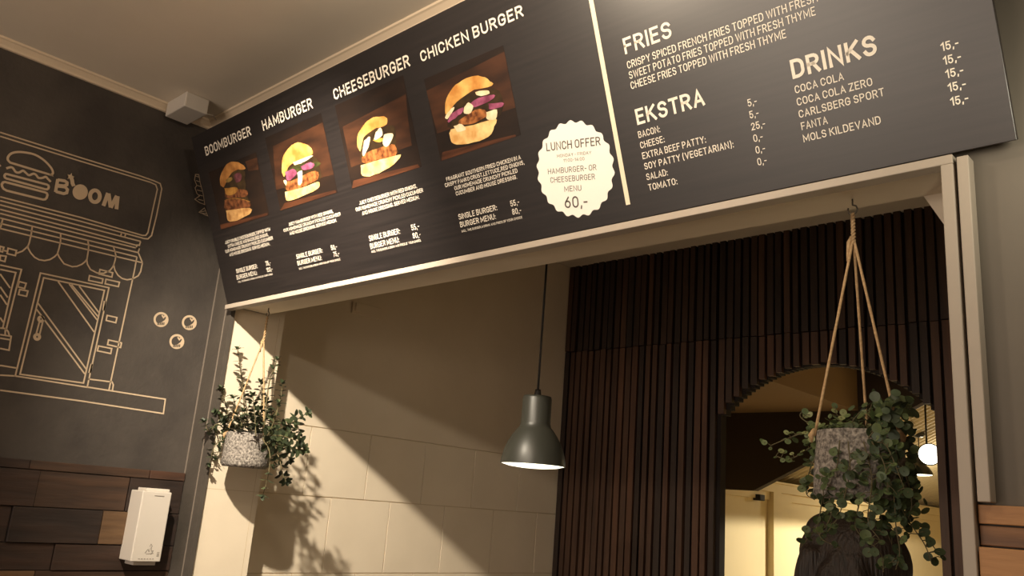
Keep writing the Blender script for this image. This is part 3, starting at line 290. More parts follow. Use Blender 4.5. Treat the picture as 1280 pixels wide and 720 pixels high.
# beyond the arch
bm = bmesh.new(); box(bm, -0.2, 0.0, 2.05, 9.2, 0, 3.0); struct('wall_far_left', bm, M_back)
bm = bmesh.new(); box(bm, 3.2, 3.4, 2.05, 9.2, 0, 4.2); struct('wall_far_right', bm, M_back)
bm = bmesh.new(); box(bm, -0.2, 3.4, 9.0, 9.2, 0, 4.2); struct('wall_far_end', bm, M_back)
bm = bmesh.new(); box(bm, 0.0, 0.95, 2.05, 3.5, 2.292, 2.34); box(bm, 0.93, 0.95, 2.05, 3.5, 2.34, CEIL); struct('ceiling_passage', bm, M_tan)
bm = bmesh.new()   # sloped dark bulkhead at the end of the passage
pr = [(0.0, 1.814), (0.30, 1.814), (1.25, 2.302), (3.2, 3.30), (3.2, 3.45), (0.0, 3.45)]
f = [[bm.verts.new((px, y, pz)) for px, pz in pr] for y in (3.5, 3.56)]
bm.faces.new(f[0]); bm.faces.new(f[1][::-1])
for i in range(len(pr)):
    j = (i+1) % len(pr); bm.faces.new((f[0][i], f[1][i], f[1][j], f[0][j]))
struct('wall_bulkhead', bm, M_bulk)
bm = bmesh.new(); box(bm, 0.0, 0.05, 3.56, 9.0, 1.845, 1.905); box(bm, 0.0, 0.075, 3.56, 9.0, 1.905, 1.917); struct('trim_8', bm, M_back)
bm = bmesh.new(); box(bm, 0.0, 0.02, 3.56, 9.0, 1.79, 1.845); box(bm, 0.0, 0.05, 4.28, 4.40, 0, 1.845); box(bm, 0.0, 0.03, 4.44, 4.60, 0, 1.845); box(bm, 0.0, 0.05, 6.1, 6.25, 0, 1.845); struct('trim_9', bm, M_back)
bm = bmesh.new(); n = 760; rows = []
for i in range(n+1):
    y = 3.56 + (9.0-3.56)*i/n; dz = 0.017*math.sin(2*PI*y/0.080)
    rows.append([bm.verts.new((x, y, 1.93+0.514*x+dz)) for x in (0.0, 3.2)])
for a, b in zip(rows, rows[1:]):
    f = bm.faces.new((a[0], a[1], b[1], b[0])); f.smooth = True
o = struct('ceiling_corrugated', bm, M_corr); md = o.modifiers.new('s', 'SOLIDIFY'); md.thickness = 0.004

# ------------------------------------------------------------------ reclaimed plank panelling
def plank_row(bm, rnd, z0, z1, y0, y1, spec=None, nm=5, axis='y'):
    cuts = spec or []
    if not cuts:
        y = y0
        while y < y1-0.02:
            L = rnd.uniform(0.25, 0.6); e = min(y1, y+L)
            if y1-e < 0.12: e = y1
            cuts.append((y, e, rnd.choice(range(nm)))); y = e
    for a, b, mi in cuts:
        d = 0.012 + rnd.uniform(-0.004, 0.006); g = 0.0012
        if axis == 'y': box(bm, 0.0015, d, a+g, b-g, z0+g, z1-g, mi)
        else: box(bm, a+g, b-g, -d, -0.0015, z0+g, z1-g, mi)
bm = bmesh.new(); rnd = random.Random(11)
plank_row(bm, rnd, 1.600, 1.629, -4.5, -0.006, [(-4.5,-2.2,0),(-2.2,-1.2,1),(-1.2,-0.50,0),(-0.50,-0.13,1),(-0.13,-0.006,3)])
plank_row(bm, rnd, 1.492, 1.600, -4.5, -0.006, [(-4.5,-3.6,1),(-3.6,-2.6,3),(-2.6,-1.7,0),(-1.7,-0.9,1),(-0.9,-0.465,0),(-0.465,-0.19,1),(-0.19,-0.006,4)])
plank_row(bm, rnd, 1.389, 1.492, -4.5, -0.006, [(-4.5,-3.4,0),(-3.4,-2.3,1),(-2.3,-1.3,4),(-1.3,-0.52,0),(-0.52,-0.258,4),(-0.258,-0.155,2),(-0.155,-0.006,4)])
plank_row(bm, rnd, 1.310, 1.389, -4.5, -0.006, [(-4.5,-2.8,4),(-2.8,-1.1,1),(-1.1,-0.38,0),(-0.38,-0.006,0)])
plank_row(bm, rnd, 1.200, 1.310, -4.5, -0.006, [(-4.5,-2.5,3),(-2.5,-0.8,0),(-0.8,-0.42,2),(-0.42,-0.006,1)])
z = 1.2
while z > 0.05:
    plank_row(bm, rnd, max(0, z-0.11), z, -4.5, -0.006); z -= 0.11
o = obj('wood_panelling', bm, M_planks, bevel=0.0012); tag(o, 'dark reclaimed plank panelling along the lower left wall below the blackboard', 'wall panelling')
bm = bmesh.new(); rnd = random.Random(4)
zz = [1.657, 1.628, 1.598, 1.50, 1.39, 1.29, 1.18, 1.07, 0.96, 0.85, 0.74, 0.63, 0.52, 0.41, 0.30, 0.19, 0.09, 0.0]
for k, (b, a) in enumerate(zip(zz, zz[1:])):
    if k == 1: plank_row(bm, rnd, a, b, 2.469, 4.99, [(2.469,3.1,2),(3.1,4.2,2),(4.2,4.99,2)], axis='x')
    else: plank_row(bm, rnd, a, b, 2.469 if b > 1.0 else 0.03, 4.99, [(2.469,2.75,k%2),(2.75,3.4,(k+1)%2),(3.4,4.3,k%3),(4.3,4.99,0)] if b > 1.0 else None, nm=3, axis='x')
for v in bm.verts: v.co.y *= 1.0 if v.co.y > -0.005 else 1.6
o = obj('wood_panelling', bm, M_orange, bevel=0.0012); tag(o, 'honey brown plank panelling on the front wall, right of the hatch', 'wall panelling')

# ------------------------------------------------------------------ chalk drawings on the left wall
def stroke(bm, pts, w, x=0.0006, t=0.0006, closed=None):
    P = [Vector((0, p[0], p[1])) for p in pts]
    P = [p for i, p in enumerate(P) if i == 0 or (p-P[i-1]).length > 1e-5]
    closed = (P[0]-P[-1]).length < 1e-4 and len(P) > 3
    if closed: P = P[:-1]
    n = len(P); L, R = [], []
    for i in range(n):
        a = P[(i-1) % n] if (closed or i > 0) else None; b = P[(i+1) % n] if (closed or i < n-1) else None
        d1 = (P[i]-a).normalized() if a is not None else (b-P[i]).normalized()
        d2 = (b-P[i]).normalized() if b is not None else d1
        n1 = Vector((0, -d1.z, d1.y)); n2 = Vector((0, -d2.z, d2.y)); m = n1+n2
        m = m.normalized() if m.length > 1e-6 else n1
        s = w/2/max(0.45, m.dot(n1))
        L.append(bm.verts.new(P[i]+m*s+Vector((x+t,0,0)))); R.append(bm.verts.new(P[i]-m*s+Vector((x+t,0,0))))
    for i in range(n if closed else n-1):
        j = (i+1) % n
        try: bm.faces.new((L[i], R[i], R[j], L[j]))
        except ValueError: pass
def fill(bm, pts, x):
    bm.faces.new([bm.verts.new((x, p[0], p[1])) for p in pts])
def flatobj(name, bm, m, parent=None):
    bmesh.ops.triangulate(bm, faces=[f for f in bm.faces if len(f.verts) > 4])
    return obj(name, bm, m, parent)
shop = empty('chalk_drawing', (0.0, -0.45, 1.75)); tag(shop, 'white chalk line drawing of a burger shop front with striped awning on the blackboard wall', 'wall drawing')
def off(o): o.location = (0.0, 0.45, -1.75); return o
bm = bmesh.new()
for L in THIN: stroke(bm, smooth_path([(0,)+tuple(p) for p in L], 3) and L, 0.0046)
for L in MID: stroke(bm, L, 0.0085)
off(flatobj('shop_outline', bm, M_chalk, shop))
bm = bmesh.new()
for L in THICK:
    if len(L) > 3 and L is not THICK[2] and L is not THICK[3]:
        q = [(p.y, p.z) for p in smooth_path([(0,)+tuple(p) for p in L], 3)]
    else: q = L
    stroke(bm, q, 0.0068, 0.0010)
off(flatobj('burger_emblem', bm, M_chalk, shop))
bm = bmesh.new()
for i, L in enumerate(LETTERS): stroke(bm, L, 0.0125 if i > 2 else 0.0095, 0.0014+i*0.0001)
fill(bm, BOMB[0], 0.0018); stroke(bm, FUSE, 0.012, 0.002); fill(bm, STAR, 0.0024)
off(flatobj('shop_sign_lettering', bm, M_chalk, shop))['label'] = 'white block lettering BOOM with a bomb for the first O'
for i, (ring, cres, hl, hat) in enumerate(BUBBLES):
    c = (sum(p[0] for p in ring)/len(ring), sum(p[1] for p in ring)/len(ring))
    bm = bmesh.new(); stroke(bm, ring, 0.0075); fill(bm, cres, 0.0009); stroke(bm, hl, 0.005)
    for v in bm.verts: v.co.y -= c[0]; v.co.z -= c[1]
    o = flatobj('chalk_ball', bm, M_chalk); o.location = (0, c[0], c[1])
    tag(o, ('leftmost of the three shaded chalk balls on the blackboard wall', 'shaded chalk ball nearest the hatch, right of the other two', 'lowest of the three shaded chalk balls on the blackboard wall')[i], 'wall drawing', 'three chalk balls on the blackboard wall')
    bm = bmesh.new()
    for h in hat: stroke(bm, h, 0.003, 0.0012)
    for v in bm.verts: v.co.y -= c[0]; v.co.z -= c[1]
    flatobj('shading_lines', bm, M_chalkwall, o)
bm = bmesh.new()
for L in SKETCH: stroke(bm, L, 0.0026)
o = flatobj('chalk_sketch', bm, M_chalk); tag(o, 'small jagged chalk sketch on the blackboard wall, half hidden by the menu board', 'wall drawing')

# ------------------------------------------------------------------ menu board
TH = math.radians(23.2)
board = empty('menu_board', (0.151, -0.03, 2.2035), (PI/2+TH, 0, 0)); tag(board, 'long black menu board with burger photos and white prices, leaning out over the hatch', 'menu board')
BW, BH = 2.409, 0.585
bm = bmesh.new(); box(bm, 0, BW, 0, BH, -0.012, 0.0); obj('board_panel', bm, [M_board], board, bevel=0.001)
for x in (0.25, 1.2, 2.15):
    bm = bmesh.new(); box(bm, x-0.012, x+0.012, 0.40, 0.425, -0.085, -0.012); obj('board_bracket', bm, M_boardedge, board)
    bm = bmesh.new(); box(bm, x-0.012, x+0.012, 0.05, 0.075, -0.0195, -0.012); obj('board_bracket', bm, M_boardedge, board)
def arc(cx, cy, rx, ry, a0, a1, n=8):
    return [(cx+rx*math.cos(math.radians(a0+(a1-a0)*i/n)), cy+ry*math.sin(math.radians(a0+(a1-a0)*i/n))) for i in range(n+1)]
OV = arc(.5,.68,.5,.32,0,180)+arc(.5,.32,.5,.32,180,360); OV.append(OV[0])
# monoline condensed sans: glyph -> (width, strokes) in a unit box of centre lines
GL = {
 'A': (.56, [[(0,0),(.5,1),(1,0)], [(.17,.30),(.83,.30)]]), 'B': (.50, [[(.5,.53),(0,.53),(0,1),(.55,1)]+arc(.55,.765,.42,.235,90,-90,6)+[(.5,.53)], [(0,.53),(0,0),(.55,0)]+arc(.55,.265,.45,.265,-90,90,6)+[(.3,.53)]]),
 'C': (.52, [arc(.5,.68,.5,.32,12,180)+arc(.5,.32,.5,.32,180,348)]), 'D': (.53, [[(0,0),(0,1),(.4,1)]+arc(.4,.66,.6,.34,90,0,6)+arc(.4,.34,.6,.34,0,-90,6)+[(0,0)]]),
 'E': (.44, [[(1,1),(0,1),(0,0),(1,0)], [(0,.52),(.86,.52)]]), 'F': (.43, [[(1,1),(0,1),(0,0)], [(0,.50),(.86,.50)]]),
 'G': (.54, [arc(.5,.68,.5,.32,12,180)+arc(.5,.32,.5,.32,180,360)+[(1,.46),(.55,.46)]]), 'H': (.54, [[(0,0),(0,1)], [(1,0),(1,1)], [(0,.52),(1,.52)]]),
 'I': (.0, [[(0,0),(0,1)]]), 'J': (.42, [[(1,1),(1,.28)]+arc(.5,.28,.5,.28,0,-170)]), 'K': (.54, [[(0,0),(0,1)], [(.95,1),(0,.42)], [(.32,.60),(1,0)]]),
 'L': (.42, [[(0,1),(0,0),(1,0)]]), 'M': (.72, [[(0,0),(0,1),(.5,.22),(1,1),(1,0)]]), 'N': (.56, [[(0,0),(0,1),(1,0),(1,1)]]), 'O': (.54, [OV]),
 'P': (.49, [[(0,0),(0,1),(.5,1)]+arc(.5,.735,.5,.265,90,-90)+[(0,.47)]]), 'R': (.51, [[(0,0),(0,1),(.5,1)]+arc(.5,.745,.48,.255,90,-90)+[(0,.49)], [(.5,.49),(1,0)]]),
 'S': (.49, [arc(.5,.745,.48,.255,18,180,7)+arc(.5,.745,.48,.225,180,262,4)+arc(.5,.275,.5,.245,82,0,4)+arc(.5,.275,.5,.275,0,-162,8)]), 'T': (.50, [[(0,1),(1,1)], [(.5,1),(.5,0)]]),
 'U': (.53, [[(0,1),(0,.32)]+arc(.5,.32,.5,.32,180,360)+[(1,1)]]), 'V': (.56, [[(0,1),(.5,0),(1,1)]]), 'W': (.84, [[(0,1),(.25,0),(.5,.95),(.75,0),(1,1)]]), 'X': (.55, [[(0,1),(1,0)], [(0,0),(1,1)]]),
 'Y': (.54, [[(0,1),(.5,.44),(1,1)], [(.5,.44),(.5,0)]]), 'Z': (.50, [[(0,1),(1,1),(0,0),(1,0)]]), 'Q': (.54, [OV, [(.6,.25),(1,0)]]),
 '0': (.49, [OV]), '1': (.26, [[(0,.78),(1,1),(1,0)]]), '2': (.48, [arc(.5,.72,.48,.28,170,-20,8)+[(0,0),(1,0)]]), '3': (.48, [arc(.48,.75,.47,.25,160,-85,8), arc(.48,.265,.5,.265,85,-160,8)]),
 '4': (.52, [[(.72,0),(.72,1),(0,.25),(1,.25)]]), '5': (.48, [[(.92,1),(.12,1),(.05,.52)]+arc(.48,.32,.5,.32,128,-160,9)]), '6': (.49, [[(.72,1),(.1,.52)]+arc(.5,.31,.5,.31,150,-210,14)]),
 '7': (.47, [[(0,1),(1,1),(.35,0)]]), '8': (.49, [arc(.5,.765,.44,.235,0,360,12), arc(.5,.265,.5,.265,0,360,12)]), '9': (.49, [[(.28,0),(.9,.48)]+arc(.5,.69,.5,.31,-30,330,14)]),
 ',': (.04, [[(1,.06),(0,-.16)]]), '.': (.0, [[(0,0),(0,.05)]]), ':': (.0, [[(0,0),(0,.05)], [(0,.55),(0,.60)]]), '-': (.26, [[(0,.44),(1,.44)]]), '(': (.16, [arc(1.0,.47,1,.64,110,250)]), ')': (.16, [arc(0,.47,1,.64,70,-70)]),
}
def add_text(bm, s, u, v, h, w=None, z=0.0008, bold=0.0, cond=1.0, rot=0.0):
    wt = 0.135 + bold; gap = 0.15 - bold*0.3; x = 0.0; items = []
    for ch in s:
        if ch == ' ': x += 0.27; continue
        gw, st = GL[ch]; items.append((x, gw, st)); x += gw + wt + gap
    tot = x - gap; k = h; kx = w/tot if w else h*cond*0.9
    sw = h*wt*min(1.0, max(0.75, kx/h)); b2 = bmesh.new()
    for i, (x0, gw, st) in enumerate(items):
        for L in st:
            q = [Vector((sw/2 + x0*kx + a*gw*kx, sw/2 + b*(h-sw), 0)) for a, b in L]
            if (q[0]-q[-1]).length > 1e-6:
                q[0] = q[0] + (q[0]-q[1]).normalized()*sw*0.48; q[-1] = q[-1] + (q[-1]-q[-2]).normalized()*sw*0.48
            stroke(b2, [(c.x, c.y) for c in q], sw, 0.0, 0.0)
    for p in b2.verts:
        a, b = p.co.y, p.co.z
        p.co = Vector((u + a*math.cos(rot)-b*math.sin(rot), v + a*math.sin(rot)+b*math.cos(rot), z))
    t = bpy.data.meshes.new('t'); b2.to_mesh(t); b2.free(); bm.from_mesh(t); bpy.data.meshes.remove(t)
def text_part(name, key, label=None, bold=0.0, cond=1.0):
    bm = bmesh.new()
    for s, u, v, h, w in TEXT[key]: add_text(bm, s, u, v, h, w, bold=bold, cond=cond)
    o = obj(name, bm, M_ink, board)
    if label: o['label'] = label
    return o
for key, word in (('boom','BOOMBURGER'), ('ham','HAMBURGER'), ('chs','CHEESEBURGER'), ('chk','CHICKEN BURGER')):
    text_part('heading', key+'_h', 'white heading '+word, 0.03)
    text_part('description', key+'_d', 'small white description under the '+word.lower()+' photo', 0.0)
    text_part('price_lines', key+'_p', 'white prices for the '+word.lower(), 0.0)
text_part('heading', 'fries_h', 'white heading FRIES', 0.03); text_part('price_lines', 'fries_l', 'three white lines of fries', 0.0)
text_part('heading', 'eks_h', 'white heading EKSTRA', 0.035); text_part('price_lines', 'eks_l', 'white list of extras', 0.0); text_part('price_column', 'eks_p', 'white prices of the extras', 0.0)
text_part('heading', 'dr_h', 'white heading DRINKS', 0.045); text_part('price_lines', 'dr_l', 'white list of drinks', 0.0); text_part('price_column', 'dr_p', 'white prices of the drinks', 0.03, 1.0)
bm = bmesh.new(); bm.faces.new([bm.verts.new(p) for p in ((1.6875,0.033,0.0008),(1.6985,0.033,0.0008),(1.7065,0.584,0.0008),(1.6955,0.584,0.0008))])
obj('divider_line', bm, M_divider, board)
for key, word in (('boom','double burger with bacon'), ('ham','burger with red onion'), ('chs','burger with melting cheese'), ('chk','fried chicken burger')):
    d = PHD[key]; c = d['corners']; u0 = (c[0][0]+c[3][0])/2; u1 = (c[1][0]+c[2][0])/2; v0 = (c[2][1]+c[3][1])/2; v1 = (c[0][1]+c[1][1])/2
    bm = bmesh.new(); bm.faces.new([bm.verts.new((a, b, 0.0004)) for a, b in ((u0,v0),(u1,v0),(u1,v1),(u0,v1))])
    p = obj('burger_photo', bm, PH['photo'], board); p['label'] = 'printed photo of a '+word
    for i, (nm, poly) in enumerate(d['polys']):
        q = [Vector((a, b, 0)) for a, b in poly]
        if nm not in ('plank', 'table'):
            qq = smooth_path(q+[q[0]], 3)[:-1]
            rr = random.Random(i+len(q)); q = [v+Vector((rr.uniform(-1,1), rr.uniform(-1,1), 0))*0.0012 for v in qq]
        else:
            q = [Vector((min(max(a.x, u0), u1), min(max(a.y, v0), v1), 0)) for a in q]
        bm = bmesh.new(); bm.faces.new([bm.verts.new((a.x, a.y, 0.0006+0.00015*i)) for a in q])
        bmesh.ops.triangulate(bm, faces=bm.faces[:])
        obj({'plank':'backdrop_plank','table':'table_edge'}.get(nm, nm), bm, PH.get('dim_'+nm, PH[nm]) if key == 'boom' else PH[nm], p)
# scalloped lunch offer badge
BC = (1.573, 0.1345); bm = bmesh.new(); n = 22*8; vs = []
for i in range(n):
    a = 2*PI*i/n; r = 0.1035 + 0.0030*math.cos(22*a); vs.append(bm.verts.new((BC[0]+r*math.cos(a), BC[1]+r*math.sin(a), 0.0012)))
bm.faces.new(vs); badge = obj('lunch_offer_badge', bm, M_badge, board); badge['label'] = 'white scalloped round sticker reading LUNCH OFFER 60,-'
bm = bmesh.new()
for s, u0, v0, u1, v1, hpx in TEXT['badge']:
    w = math.hypot(u1-u0, v1-v0); add_text(bm, s, u0, v0, hpx*0.00176, w, z=0.0016, rot=math.radians(-8.0), bold=-0.02 if hpx < 9 else 0.0)
obj('badge_text', bm, M_badgeink, badge)

# ------------------------------------------------------------------ small white sensor box in the ceiling corner
bm = bmesh.new(); box(bm, 0.034, 0.18, -0.316, -0.232, 2.83, CEIL); s = obj('ceiling_sensor', bm, M_white, bevel=0.004)
tag(s, 'small pale box fixed under the ceiling in the corner by the menu board', 'sensor')
bm = bmesh.new(); tube(bm, [(0.17,-0.236,2.835),(0.15,-0.2,2.85),(0.10,-0.162,2.862)], 0.002, 6); obj('cable', bm, M_white, s)
# ------------------------------------------------------------------ white dispenser on the panelling
dz = empty('wall_dispenser', (0.012, -0.13, 1.35)); tag(dz, 'slim white box dispenser on the dark planks, left of the hatch', 'dispenser')
def od(o): o.location = (-0.012, 0.13, -1.35); return o
bm = bmesh.new(); box(bm, 0.012, 0.10, -0.181, -0.085, 1.346, 1.562); od(obj('casing', bm, M_white, dz, bevel=0.003))
bm = bmesh.new(); box(bm, 0.012, 0.075, -0.160, -0.082, 1.562, 1.571); od(obj('refill_tab', bm, M_white, dz, bevel=0.001))
bm = bmesh.new(); box(bm, 0.012, 0.075, -0.160, -0.088, 1.333, 1.346); od(obj('outlet', bm, M_white, dz, bevel=0.001))
bm = bmesh.new(); box(bm, 0.1, 0.1007, -0.141, -0.109, 1.5475, 1.5500); od(obj('slot', bm, M_greyink, dz))
bm = bmesh.new()
leaf = [(-0.140,1.372),(-0.132,1.384),(-0.128,1.376),(-0.122,1.392),(-0.120,1.378),(-0.114,1.380),(-0.120,1.368)]
def xs_(L, w): stroke(bm, L, w, 0.1002)
xs_(leaf, 0.0016); xs_([(-0.128,1.392),(-0.125,1.400),(-0.119,1.392)], 0.0014); xs_([(-0.136,1.369),(-0.112,1.372)], 0.0012)
for i in range(6): xs_([(-0.158+i*0.009,1.3545),(-0.153+i*0.009,1.3545)], 0.0022)
for i in range(3): xs_([(-0.101,1.364+i*0.005),(-0.093,1.364+i*0.005)], 0.002)
od(flatobj('printed_mark', bm, M_greyink, dz))

# ------------------------------------------------------------------ pendant lamp over the counter
def pendant(name, loc, R, top, label, cat, group, glow, H=0.205, neck=0.47):
    r = empty(name, loc); tag(r, label, cat, group); n = R*neck
    bm = bmesh.new(); t = R*0.03
    outer = [(R,0),(R*0.985,H*0.07),(R*0.93,H*0.19),(R*0.83,H*0.31),(R*0.70,H*0.42),(R*0.57,H*0.505),(n*1.05,H*0.55),(n,H*0.60),(n*0.985,H*0.96),(n*0.93,H*0.995),(n*0.7,H),(0,H)]
    lathe(bm, outer, 56); lathe(bm, [(max(0,a-t), max(0.0,b-0.003)) for a, b in outer[:-1]], 56); lathe(bm, [(R,0),(R-t,0)], 56)
    obj('lamp_shade', bm, M_shade, r)
    bm = bmesh.new(); lathe(bm, [(0,-R*0.09),(R*0.4,-R*0.08),(R*0.75,-R*0.045),(R*0.955,0.001),(R*0.955,0.008),(0,0.008)], 48); obj('diffuser', bm, glow, r)
    bm = bmesh.new(); tube(bm, [(0,0,H-0.005),(0,0,H+0.02)], [0.012,0.008], 12); tube(bm, [(0,0,H+0.01),(0,0,top)], 0.0033, 8); obj('cord', bm, M_cord, r)
    bm = bmesh.new(); lathe(bm, [(0,top-0.03),(0.03,top-0.03),(0.045,top-0.01),(0.045,top),(0,top)], 32); obj('ceiling_rose', bm, M_shade, r)
    return r
pendant('pendant_lamp', (1.187, 0.45, 1.722), 0.0945, CEIL-1.722, 'dark enamel bell pendant lamp hanging over the counter before the cream wall', 'lamp', None, M_glow, 0.200, 0.46)
def roofz(x): return 1.93+0.514*x
pendant('pendant_lamp', (0.797, 5.0, 2.042), 0.084, roofz(0.797)-2.035-0.012, 'small pendant lamp beyond the arch, its glowing underside seen right of the trailing plant', 'lamp', None, M_glow, 0.13, 0.5)
pendant('pendant_lamp', (0.41, 5.9, 2.075), 0.03, roofz(0.41)-2.075-0.012, 'tiny farthest pendant lamp beyond the arch, left of the glowing one', 'lamp', None, M_glow, 0.05, 0.5)
r = empty('spotlight', (1.174, 4.0, 2.094)); tag(r, 'dazzling round spotlight under the sloping roof beyond the arch', 'lamp')
aim = (Vector((2.6,-1.0,1.5))-Vector(r.location)).to_track_quat('Z','Y').to_euler()
bm = bmesh.new(); lathe(bm, [(0,-0.10),(0.03,-0.10),(0.036,-0.06),(0.066,0.0),(0.066,0.006),(0.060,0.006),(0.060,0)], 32); h = obj('housing', bm, M_shade, r); h.rotation_euler = aim
bm = bmesh.new(); lathe(bm, [(0,0.004),(0.03,0.003),(0.0595,0.0)], 32); b_ = obj('lens', bm, M_bright, r); b_.rotation_euler = aim
bm = bmesh.new(); tube(bm, [(-0.03,0.05,0.035),(-0.02,0.03,roofz(1.15)-2.094-0.014)], 0.006, 8); obj('stem', bm, M_shade, r)

# small things on the kitchen wall
bm = bmesh.new(); box(bm, 0.0, 0.012, 0.59, 0.735, 2.325, 2.375); box(bm, 0.012, 0.020, 0.60, 0.625, 2.335, 2.37); o = obj('wall_bracket', bm, M_cream, bevel=0.002)
tag(o, 'small cream bracket plate on the cream wall under the menu board', 'bracket')
bm = bmesh.new(); v = [bm.verts.new(p) for p in ((2.372,WT+0.002,HZ),(2.45,WT+0.002,HZ),(2.45,WT+0.002,2.055),(2.372,WT+0.03,HZ),(2.45,WT+0.03,HZ),(2.45,WT+0.03,2.055))]
for f in ((0,1,2),(5,4,3),(0,3,4,1),(1,4,5,2),(2,5,3,0)): bm.faces.new([v[i] for i in f])
o = obj('corner_brace', bm, M_cream); tag(o, 'triangular cream brace in the upper right corner of the hatch', 'brace')
bm = bmesh.new(); box(bm, 0.0, 0.055, 4.07, 4.14, 1.775, 1.815); o = obj('wall_sensor', bm, M_cord, bevel=0.004); tag(o, 'small black box on the pale wall beyond the arch', 'sensor')

# ------------------------------------------------------------------ hanging plants
def ellipse_leaf(bm, p, d, nrm, L, W, mi, curl=0.15, rnd_=None, seg=6):
    d = d.normalized(); s = d.cross(nrm); s = s.normalized() if s.length > 1e-6 else d.orthogonal().normalized(); n = s.cross(d)
    prof = [(0.0,0.03),(0.12,0.45),(0.32,0.88),(0.55,1.0),(0.78,0.78),(0.93,0.4),(1.0,0.03)]
    ce, le, ri = [], [], []
    for t, w in prof:
        c = p + d*L*t - n*curl*L*t*t
        ce.append(bm.verts.new(c)); le.append(bm.verts.new(c + s*W*w/2 + n*0.10*W*w)); ri.append(bm.verts.new(c - s*W*w/2 + n*0.10*W*w))
    for i in range(len(prof)-1):
        for a, b in ((le, ce), (ce, ri)):
            f = bm.faces.new((a[i], b[i], b[i+1], a[i+1])); f.smooth = True; f.material_index = mi
def round_leaf(bm, p, nrm, r, mi):
    nrm = nrm.normalized(); a = nrm.orthogonal().normalized(); b = nrm.cross(a); n = 12
    c = bm.verts.new(p - nrm*r*0.12); ring = [bm.verts.new(p + a*math.cos(2*PI*k/n)*r*(0.92 if k in (0,) else 1) + b*math.sin(2*PI*k/n)*r) for k in range(n)]
    for k in range(n):
        f = bm.faces.new((c, ring[k], ring[(k+1)%n])); f.smooth = True; f.material_index = mi
def pot_root(loc, label, seed, rtop, rbot, h, zrim, hook_z, knot_z, angs):
    r = empty('hanging_plant', loc); tag(r, label, 'plant', 'hanging plants in the hatch')
    bm = bmesh.new(); lathe(bm, [(0,zrim-h),(rbot*0.9,zrim-h),(rbot,zrim-h+0.008),(rbot*0.5+rtop*0.5,zrim-h*0.5),(rtop,zrim-0.004),(rtop-0.003,zrim),(rtop-0.010,zrim),(rtop-0.012,zrim-0.02),(0,zrim-0.02)], 56)
    bmesh.ops.subdivide_edges(bm, edges=bm.edges[:], cuts=1, use_grid_fill=True)
    rr = random.Random(seed)
    for v in bm.verts: v.co += Vector((v.co.x, v.co.y, 0)).normalized()*rr.uniform(-0.0012, 0.0012) if Vector((v.co.x, v.co.y, 0)).length > 0.02 else Vector()
    pot = obj('pot', bm, M_pot, r, smooth=True)
    bm = bmesh.new(); lathe(bm, [(0,zrim-0.014),(rtop-0.013,zrim-0.016)], 32); obj('soil', bm, M_soil, pot)
    bm = bmesh.new(); hk = [(0,0.006*0,hook_z), (0,0,hook_z-0.012)]+[(0.009*math.sin(a), 0, hook_z-0.021+0.009*math.cos(a)) for a in [0.0,0.8,1.6,2.4,3.1,3.9,4.7,5.2]]
    tube(bm, hk, 0.0016, 8); obj('hook', bm, M_hook, r)
    for a in angs:
        bm = bmesh.new(); e = Vector(((rtop+0.003)*math.cos(a), (rtop+0.003)*math.sin(a), zrim-0.010)); k = Vector((0.002*math.cos(a), 0.002*math.sin(a), knot_z))
        pts = [e + (k-e)*t/14 for t in range(15)]
        tube(bm, pts, [0.0024+0.0004*(i%2) for i in range(15)], 8)
        bm2 = bmesh.new(); bm2.free()
        tube(bm, [e+Vector((0,0,0.012)), e+Vector((0.006*math.cos(a),0.006*math.sin(a),0.0)), e+Vector((0.005*math.cos(a),0.005*math.sin(a),-0.012))], [0.003,0.0055,0.002], 8)
        obj('rope', bm, M_rope, r)
    bm = bmesh.new(); n = 26
    for ph in (0, PI): tube(bm, [(0.0022*math.cos(ph+i*1.1), 0.0022*math.sin(ph+i*1.1), knot_z-0.004+(hook_z-0.024-knot_z)*i/n) for i in range(n+1)], 0.0024, 8)
    tube(bm, [(-0.003,0,knot_z+0.012),(-0.008,-0.002,knot_z),(-0.010,-0.002,knot_z-0.02),(-0.012,0,knot_z-0.035)], [0.003,0.004,0.003,0.002], 8)
    obj('rope_knot', bm, M_rope, r)
    return r
